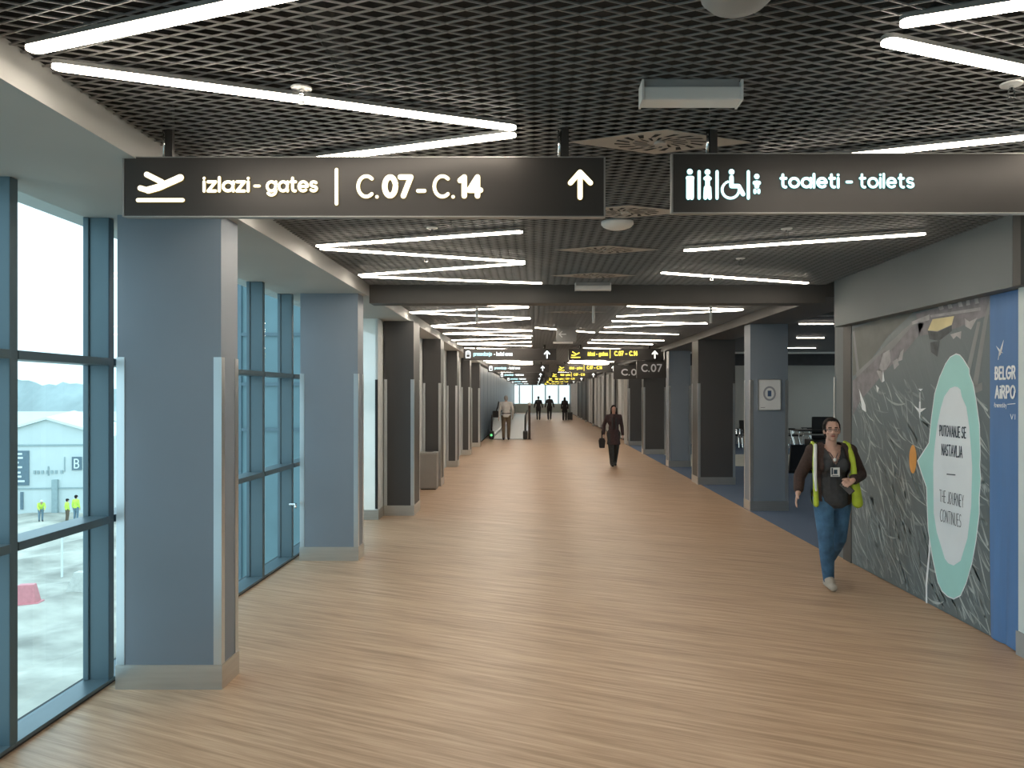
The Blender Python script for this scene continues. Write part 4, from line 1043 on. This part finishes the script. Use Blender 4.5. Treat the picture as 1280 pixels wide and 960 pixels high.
def handp(wr, tip, back, side, curl=.35, r=.0085):
    """palm, four unequal bent fingers and a thumb; back = outward normal of the back of the hand, side = towards the thumb"""
    f = (tip - wr).normalized(); L = (tip - wr).length; b_ = (back - f * back.dot(f)).normalized(); sd = (side - f * side.dot(f)); sd = (sd - b_ * sd.dot(b_)).normalized()
    P = [('c', wr, .025, wr + f * .02, .024)]
    k0 = wr + f * (.5 * L)
    for i, (o_, ln) in enumerate(((.030, .86), (.010, 1.0), (-.010, .93), (-.029, .74))):
        kn = k0 + sd * o_; P.append(('c', wr + sd * o_ * .55 + f * .012, .0145, kn, .0115))
        a = kn; ang = curl * .5
        for sg in range(3):
            d = f * math.cos(ang) - b_ * math.sin(ang); q = a + d * (.5 * L * ln * (.42, .32, .26)[sg])
            P.append(('c', a, r + .001 - sg * .0006, q, r - sg * .0008)); a = q; ang += curl
    th = wr + f * (.16 * L) + sd * .022; m1 = th + (f * .7 + sd * .75 - b_ * .15).normalized() * .036; m2 = m1 + (f * .95 + sd * .25 - b_ * .3).normalized() * .030
    P += [('c', wr + f * .015 + sd * .008, .016, th, .0135), ('c', th, .0125, m1, .0105), ('c', m1, .0100, m2, .0085)]
    return P
def headp(J, k=1.0, face=True, turn=0.0):
    h = J['head']; R = Matrix.Rotation(turn, 3, 'Z'); q = lambda x, y, z: h + R @ V((x * k, y * k, z * k))
    P = [('e', q(0, .012, .025), (.072 * k, .090 * k, .088 * k)), ('e', q(0, -.022, -.030), (.056 * k, .066 * k, .078 * k)), ('c', q(-.028, -.035, -.070), .022 * k, q(.028, -.035, -.070), .022 * k),
         ('e', q(0, -.062, -.088), (.021 * k, .018 * k, .017 * k)), ('c', J['neck'] + V((0, 0, -.06)), .056, q(0, .012, -.05), .048 * k)]
    if face:
        P += [('c', q(0, -.082, .012), .0085 * k, q(0, -.102, -.024), .0125 * k), ('c', q(-.012, -.086, -.027), .008 * k, q(.012, -.086, -.027), .008 * k),
              ('c', q(-.042, -.072, .026), .010 * k, q(-.012, -.080, .024), .010 * k), ('c', q(.012, -.080, .024), .010 * k, q(.042, -.072, .026), .010 * k),
              ('e', q(-.040, -.055, -.022), (.018 * k, .018 * k, .016 * k)), ('e', q(.040, -.055, -.022), (.018 * k, .018 * k, .016 * k))]
        for s in (-1, 1): P += [('e', q(s * .073, .008, -.008), (.009 * k, .018 * k, .032 * k)), ('e', q(s * .070, .003, -.03), (.008 * k, .010 * k, .012 * k))]
    return P, q
def footp(J, s, t=.0):
    a, o_ = J['an' + s], J['to' + s]; d = (o_ - a); d.z = 0; d.normalize(); heel = a - d * .045; heel.z = max(a.z - .045, .035) if a.z < .13 else a.z - .05
    return [('c', heel, .036 + t, o_ + V((0, 0, .004)), .031 + t), ('c', a, .042 + t, a.lerp(o_, .55) + V((0, 0, .012)), .036 + t), ('c', a, .042 + t, heel, .038 + t)]
def scaled(J, k): return {n: v_ * k for n, v_ in J.items()}

# --- the woman walking towards us on the right
wx, wy = 2.787, 7.20
per = thing('person', 'woman in jeans, brown cardigan and open yellow vest walking towards us beside the mural', 'person', (wx, wy, 0)); per.scale = (.99, .99, .99)
J = joints(head=(-.022, -.05, 1.485), neck=(-.018, -.01, 1.345), chest=(-.012, -.01, 1.17), waist=(-.005, 0, .99), pelvis=(0, 0, .865),
           shR=(-.178, .02, 1.285), shL=(.165, -.01, 1.285), elR=(-.285, .07, 1.035), wrR=(-.325, -.02, .905), htR=(-.375, -.06, .765),
           elL=(.285, .03, 1.06), wrL=(.115, -.20, 1.03), htL=(-.005, -.27, 1.005),
           hpR=(-.085, 0, .84), hpL=(.09, .01, .84), knR=(-.105, -.13, .455), knL=(.090, .06, .45), anR=(-.045, -.03, .088), anL=(.105, .36, .175),
           toR=(-.06, -.19, .036), toL=(.055, .22, .045))
hp_, q = headp(J, .93, True, -.22)
body = torso(J, -.004) + [x for s in 'RL' for x in armp(J, s, -.004) + legp(J, s, -.006)] + hp_
body += [('c', J['neck'] + V((0, .01, -.05)), .05, J['chest'] + V((0, -.035, .06)), .085)]
body += handp(J['wrR'], J['htR'], V((-1, .2, -.2)), V((.2, -1, 0)), .22) + handp(J['wrL'], J['htL'], V((.2, -.6, .9)), V((0, .3, 1)), .75)
blob('body', body, 'skin', per, .0052, 2)
for s in (-1, 1):
    blob('eye', [('e', q(s * .029, -.0745, .008), (.011, .008, .0065))], 'eye_white', per, .0025, 1)
    blob('iris', [('e', q(s * .029, -.083, .008), (.0058, .003, .0058))], 'ink', per, .002, 0)
    blob('eyebrow', [('c', q(s * .043, -.083, .030), .0035, q(s * .016, -.091, .032), .004)], 'hair_dark', per, .002, 1)
blob('lips', [('c', q(-.020, -.0825, -.054), .0045, q(.020, -.0825, -.054), .0045), ('c', q(-.012, -.088, -.055), .0058, q(.012, -.088, -.055), .0058)], 'lips', per, .0025, 1)
blob('hair', [('e', q(0, .026, .034), (.079, .094, .092)), ('e', q(0, .05, -.02), (.070, .065, .085)), ('c', q(-.06, -.01, .05), .022, q(-.072, .03, -.02), .016), ('c', q(.06, -.01, .05), .022, q(.072, .03, -.02), .016), ('e', q(0, .135, .0), (.03, .04, .04)), ('c', q(0, .13, 0), .028, q(.0, .15, -.12), .012)], 'hair_dark', per, .006, 3,
     cut=lambda c: (c - q(0, 0, .0)).y < -.022 and c.z < q(0, 0, .093).z)
gb = MB()
for s in (-1, 1):
    gb.tube([q(s * .031 + .021 * math.cos(a), -.098 + abs(.021 * math.cos(a) * .2), .006 + .016 * math.sin(a)) for a in [2 * math.pi * i / 16 for i in range(17)]], .0012, 6)
    gb.tube([q(s * .052, -.094, .010), q(s * .072, -.05, .012), q(s * .076, .0, .008)], .0018, 6)
gb.tube([q(-.011, -.101, .010), q(.011, -.101, .010)], .0016, 6); gb.build('glasses', 'ink', per, smooth=True)
nk = J['neck']
def vneck(c):
    h = c.z - (nk.z - .17); return c.y < .0 and h > 0 and abs(c.x - nk.x) < .012 + h * .42
blob('shirt', torso(J, .012) + [('e', V((0, 0, .83)), (.170, .132, .10)), ('c', J['neck'] + V((0, .01, -.06)), .075, J['chest'] + V((0, -.02, .06)), .11)], 'top_grey', per, .007, 3,
     cut=lambda c: vneck(c) or c.z > nk.z - .012 or c.z < .755)
def front_open(c, wdt): return c.y < .03 and abs(c.x - J['chest'].x) < wdt
blob('cardigan', torso(J, .024) + [('e', V((0, 0, .83)), (.182, .142, .10))] + armp(J, 'R', .016, .78) + armp(J, 'L', .016, .82), 'cardigan_brown', per, .008, 3,
     cut=lambda c: front_open(c, .118 - max(0, c.z - 1.2) * .25) or (abs(c.x - nk.x) < .075 and c.z > 1.30) or c.z < .79)
blob('safety_vest', torso(J, .036) + [('e', V((.01, .01, .82)), (.20, .16, .12))], 'hivis', per, .008, 3,
     cut=lambda c: c.y < .045 or (abs(c.x) > .185 and c.z > 1.02) or (abs(c.x - nk.x) < .105 and c.z > 1.30) or c.z < .765)
def chain(pts, rs): return [('c', V(a), ra, V(b_), rb_) for a, b_, ra, rb_ in zip(pts, pts[1:], rs, rs[1:])]
blob('vest_panel', chain([(-.165, .06, 1.36), (-.172, -.03, 1.34), (-.195, -.085, 1.22), (-.205, -.115, 1.05), (-.200, -.130, .90), (-.197, -.13, .80)], [.018, .018, .020, .020, .024, .026]), 'hivis', per, .006, 2)
blob('reflective_tape', chain([(-.172, -.04, 1.345), (-.196, -.100, 1.22), (-.207, -.130, 1.05), (-.203, -.142, .93)], [.016, .017, .016, .012]), 'reflective', per, .005, 1)
blob('vest_panel', chain([(.145, .06, 1.36), (.140, -.03, 1.345), (.150, -.10, 1.22), (.158, -.125, 1.08), (.178, -.12, .95), (.200, -.10, .81)], [.022, .024, .028, .028, .040, .050]) + chain([(.2, .02, 1.05), (.235, 0, .82)], [.03, .045]), 'hivis', per, .007, 2)
def pant(J, s, t=.012):
    k_, a_ = J['kn' + s], J['an' + s]
    return legp(J, s, t) + [('c', k_.lerp(a_, .3), .062, a_ + V((0, 0, .015)), .053)]
blob('jeans', pant(J, 'R') + pant(J, 'L') + [('e', J['pelvis'], (.165, .125, .14))], 'denim', per, .008, 3, cut=lambda c: c.z > .93)
for s in 'RL':
    blob('shoe', footp(J, s, .004), 'shoe_beige', per, .006, 2, cut=lambda c: c.z > J['an' + s].z + .045)
blob('lanyard_reel', [('e', V((-.028, -.138, 1.215)), (.017, .007, .017))], 'white_plastic', per, .003, 1)
b = MB()
for s in (-1, 1): b.tube([V((nk.x + s * .062, -.03, nk.z - .045)), V((-.024 + s * .035, -.115, 1.275)), V((-.028 + s * .008, -.138, 1.225))], .003, 6)
b.tube([V((-.028, -.14, 1.20)), V((-.030, -.145, 1.14))], .003, 6); b.build('lanyard', 'ink', per)
b = MB(); b.box(-.072, .012, -.158, -.151, 1.06, 1.145); o = b.build('badge', 'white_plastic', per, bevel=.003)
b = MB(); b.box(-.045, -.012, -.1595, -.158, 1.085, 1.125); b.box(-.066, -.052, -.1595, -.158, 1.08, 1.14); b.box(-.06, .0, -.1595, -.158, 1.066, 1.072); b.build('badge_print', 'ink', o)
b = MB(); b.box(-.095, -.055, -.115, -.105, .72, .752); b.build('hip_tag', 'white_plastic', per, bevel=.004)
b = MB(); b.box(-.03, .03, -.005, .005, -.065, .065)
o = tag(b.build('phone', 'black_plastic', None, bevel=.006), 'dark phone in the left hand of the woman in the yellow vest', 'phone')
o.location = (wx + .04, wy - .25, .958); o.rotation_euler = (math.radians(-35), math.radians(-38), 0)

# --- generic smaller figures
def figure(label, x, y, z, rz, J, skin, hair, top, bottom, shoe, fem=False, k=1.0, vox=.011, long_hair=False, coat=None, wide=0.0, extra=None, sleeves=1.0, k_head=1.0):
    p = thing('person', label, 'person', (x, y, z), rz)
    p.scale = (k, k, k)
    hd, q = headp(J, k_head, True)
    bd = torso(J, -.006, fem) + [a for s in 'RL' for a in armp(J, s, -.006) + legp(J, s, -.008)] + hd
    for s, sg in (('R', -1), ('L', 1)): bd += handp(J['wr' + s], J['ht' + s], V((sg, 0, 0)), V((0, -1, 0)), .3, .010)
    blob('body', bd, skin, p, vox * .8, 1)
    hr_ = [('e', q(0, .022, .034), (.080, .094, .090)), ('e', q(0, .045, -.01), (.072, .068, .075))]
    if long_hair: hr_ += [('c', q(0, .05, 0), .072, q(0, .07, -.19), .055)] + [('c', q(s * .066, -.005, .03), .024, q(s * .076, .02, -.20), .026) for s in (-1, 1)]
    hc = lambda c: (c - q(0, 0, 0)).y < -.045 and c.z < q(0, 0, .062).z
    blob('hair', hr_, hair, p, vox * .8, 2, hc)
    tp = torso(J, .016, fem) + [a for s in 'RL' for a in armp(J, s, .014, sleeves)]
    zc_ = J['pelvis'].z - .06
    if coat: tp += [('c', J['pelvis'], .15, V((0, 0, coat)), .17 + wide)]; zc_ = coat - .02
    blob('jacket' if coat else 'shirt', tp, top, p, vox, 2, cut=lambda c: c.z < zc_ or c.z > J['neck'].z + .03)
    blob('trousers', [a for s in 'RL' for a in legp(J, s, .014 + wide * .2) + [('c', J['kn' + s], .07 + wide * .3, J['an' + s], .058 + wide * .3)]] + [('e', J['pelvis'], (.168, .126, .14))], bottom, p, vox, 2, cut=lambda c: c.z > J['pelvis'].z + .09)
    for s in 'RL': blob('shoe', footp(J, s, .004), shoe, p, vox * .8, 1, cut=lambda c: c.z > J['an' + s].z + .05)
    if extra: extra(p, q, J)
    return p
# mid-distance woman in black, walking towards us
Jm = joints(knR=(-.08, -.10, .49), anR=(-.05, -.10, .085), toR=(-.05, -.27, .035), knL=(.08, .04, .49), anL=(.05, .20, .10), toL=(.055, .05, .035),
            elR=(-.27, .06, 1.12), wrR=(-.28, .0, .90), htR=(-.27, -.04, .74), elL=(.235, .05, 1.10), wrL=(.25, 0, .88), htL=(.26, -.03, .72))
def mid_extra(p, q, J):
    for s in (-1, 1): blob('scarf_end', [('c', V((s * .05, -.12, 1.33)), .025, V((s * .045, -.135, 1.06)), .022)], 'charcoal_cloth', p, .01, 1)
figure('woman in long dark clothes with loose dark hair walking towards us', 2.0, 19.4, 0, 0, Jm, 'skin', 'hair_dark', 'maroon_cloth', 'charcoal_cloth', 'shoe_dark', True, .91, .010, True, .62, .02, mid_extra)
b = MB(); b.ngon_prism([(-.06, -.10, 0), (.06, -.10, 0), (.08, -.10, .18), (.05, -.10, .24), (-.05, -.10, .24), (-.08, -.10, .18)], (0, .2, 0)); b.tube([(0, -.06, .23), (0, -.05, .42), (0, .05, .42), (0, .06, .23)], .01, 6)
o = tag(b.build('handbag', 'black_cloth', None, bevel=.01), 'dark handbag carried by the woman in long dark clothes', 'bag'); o.location = (1.695, 19.30, .47)
# man in the white shirt at the walkway
Jw = joints(knR=(-.10, -.02, .50), knL=(.10, .02, .50), shR=(-.195, 0, 1.39), shL=(.195, 0, 1.39), elR=(-.255, .04, 1.13), elL=(.26, .03, 1.12), wrR=(-.25, -.06, .92), htR=(-.25, -.09, .76), wrL=(.285, -.03, .88), htL=(.29, -.06, .71))
def man_extra(p, q, J): blob('belt', [('e', J['pelvis'] + V((0, 0, .08)), (.180, .134, .03))], 'black_cloth', p, .01, 1)
figure('grey haired man in white shirt and khaki trousers seen from behind at the walkway', -1.13, 30.72, 0, math.pi, Jw, 'skin', 'hair_grey', 'shirt_white', 'trouser_khaki', 'shoe_dark', False, 1.045, .012, extra=man_extra, sleeves=.95)
t = thing('shoulder_bag', 'black shoulder bag at the left hip of the man in the white shirt', 'bag', (-1.53, 30.64, .92))
box('pouch', 'black_cloth', -.13, .10, -.12, .12, -.02, .24, t, .03)
b = MB(); b.tube([(.02, -.06, .22), (.10, -.14, .42), (.12, -.12, .58), (.10, .03, .62), (.05, .12, .4), (.0, .08, .22)], .014, 6); b.build('strap', 'black_cloth', t)
# distant group
Jd = joints(knR=(-.09, -.06, .49), anR=(-.085, -.08, .085), toR=(-.09, -.24, .035), anL=(.085, .1, .1), toL=(.09, -.06, .035), elR=(-.26, .03, 1.12), wrR=(-.30, -.02, .90), htR=(-.31, -.05, .74), elL=(.26, .03, 1.12), wrL=(.30, -.02, .90), htL=(.31, -.05, .74))
figure('distant person in black coat, left one of the pair walking away', .29, 55, 0, math.pi, Jd, 'skin', 'hair_dark', 'black_cloth', 'black_cloth', 'shoe_dark', False, 1.0, .016, coat=.80)
figure('distant person in black coat, right one of the pair walking away', 1.08, 55, 0, math.pi, Jd, 'skin', 'hair_dark', 'black_cloth', 'black_cloth', 'shoe_dark', False, 1.03, .016, coat=.80)
figure('distant woman in dark knee length coat beside a black suitcase', 2.13, 54, 0, math.pi, joints(), 'skin_pale', 'hair_dark', 'black_cloth', 'charcoal_cloth', 'shoe_dark', True, .97, .016, True, .62, .05)
t = thing('suitcase', 'small black suitcase beside the distant woman in dark coat', 'suitcase', (2.50, 54.0, 0))
box('shell', 'black_plastic', -.18, .18, -.12, .12, .05, .58, t, .03)
b = MB(); b.tube([(-.09, .08, .58), (-.09, .08, .95), (.09, .08, .95), (.09, .08, .58)], .012, 6); b.build('handle', 'grey_plastic', t)
for sx in (-1, 1):
    for sy in (-1, 1): simple('wheel', 'black_rubber', lambda b: b.tube([(sx * .14 - .015, sy * .08, .028), (sx * .14 + .015, sy * .08, .028)], .028, 10), t)
# site workers
def worker(label, px, feet, d, rz, mirror=False, helmet='helmet_white', J=None, bottom='blue_work', k=1.0):
    c = atd(px, feet, d)
    def ex(p, q, J): blob('helmet', [('e', q(0, .01, .055), (.10, .115, .085)), ('e', q(0, -.03, .04), (.10, .13, .02))], helmet, p, .014, 1)
    return figure(label, c.x, d, GZ + .02, rz, J or joints(), 'skin', 'hair_dark', 'hivis_orange', bottom, 'shoe_dark', False, k, .02, extra=ex)
Jb = joints(head=(0, -.36, 1.40), neck=(0, -.24, 1.30), chest=(0, -.16, 1.15), waist=(0, -.06, 1.02), shR=(-.18, -.2, 1.27), shL=(.18, -.2, 1.27), elR=(-.22, -.32, 1.03), elL=(.22, -.32, 1.03), wrR=(-.15, -.45, .86), wrL=(.15, -.45, .86), htR=(-.12, -.5, .72), htL=(.12, -.5, .72))
WD = 54.5
worker('site worker in white helmet bending forward outside the hall', 51, 655, WD, math.radians(40), J=Jb, k=1.02)
worker('site worker in yellow jacket, smaller one of the two together', 84, 650, WD, math.radians(150), helmet='hair_dark', bottom='trouser_khaki', k=.95)
worker('site worker in yellow jacket, larger one of the two together', 95, 650, WD, math.radians(175), helmet='hair_dark', k=1.1)
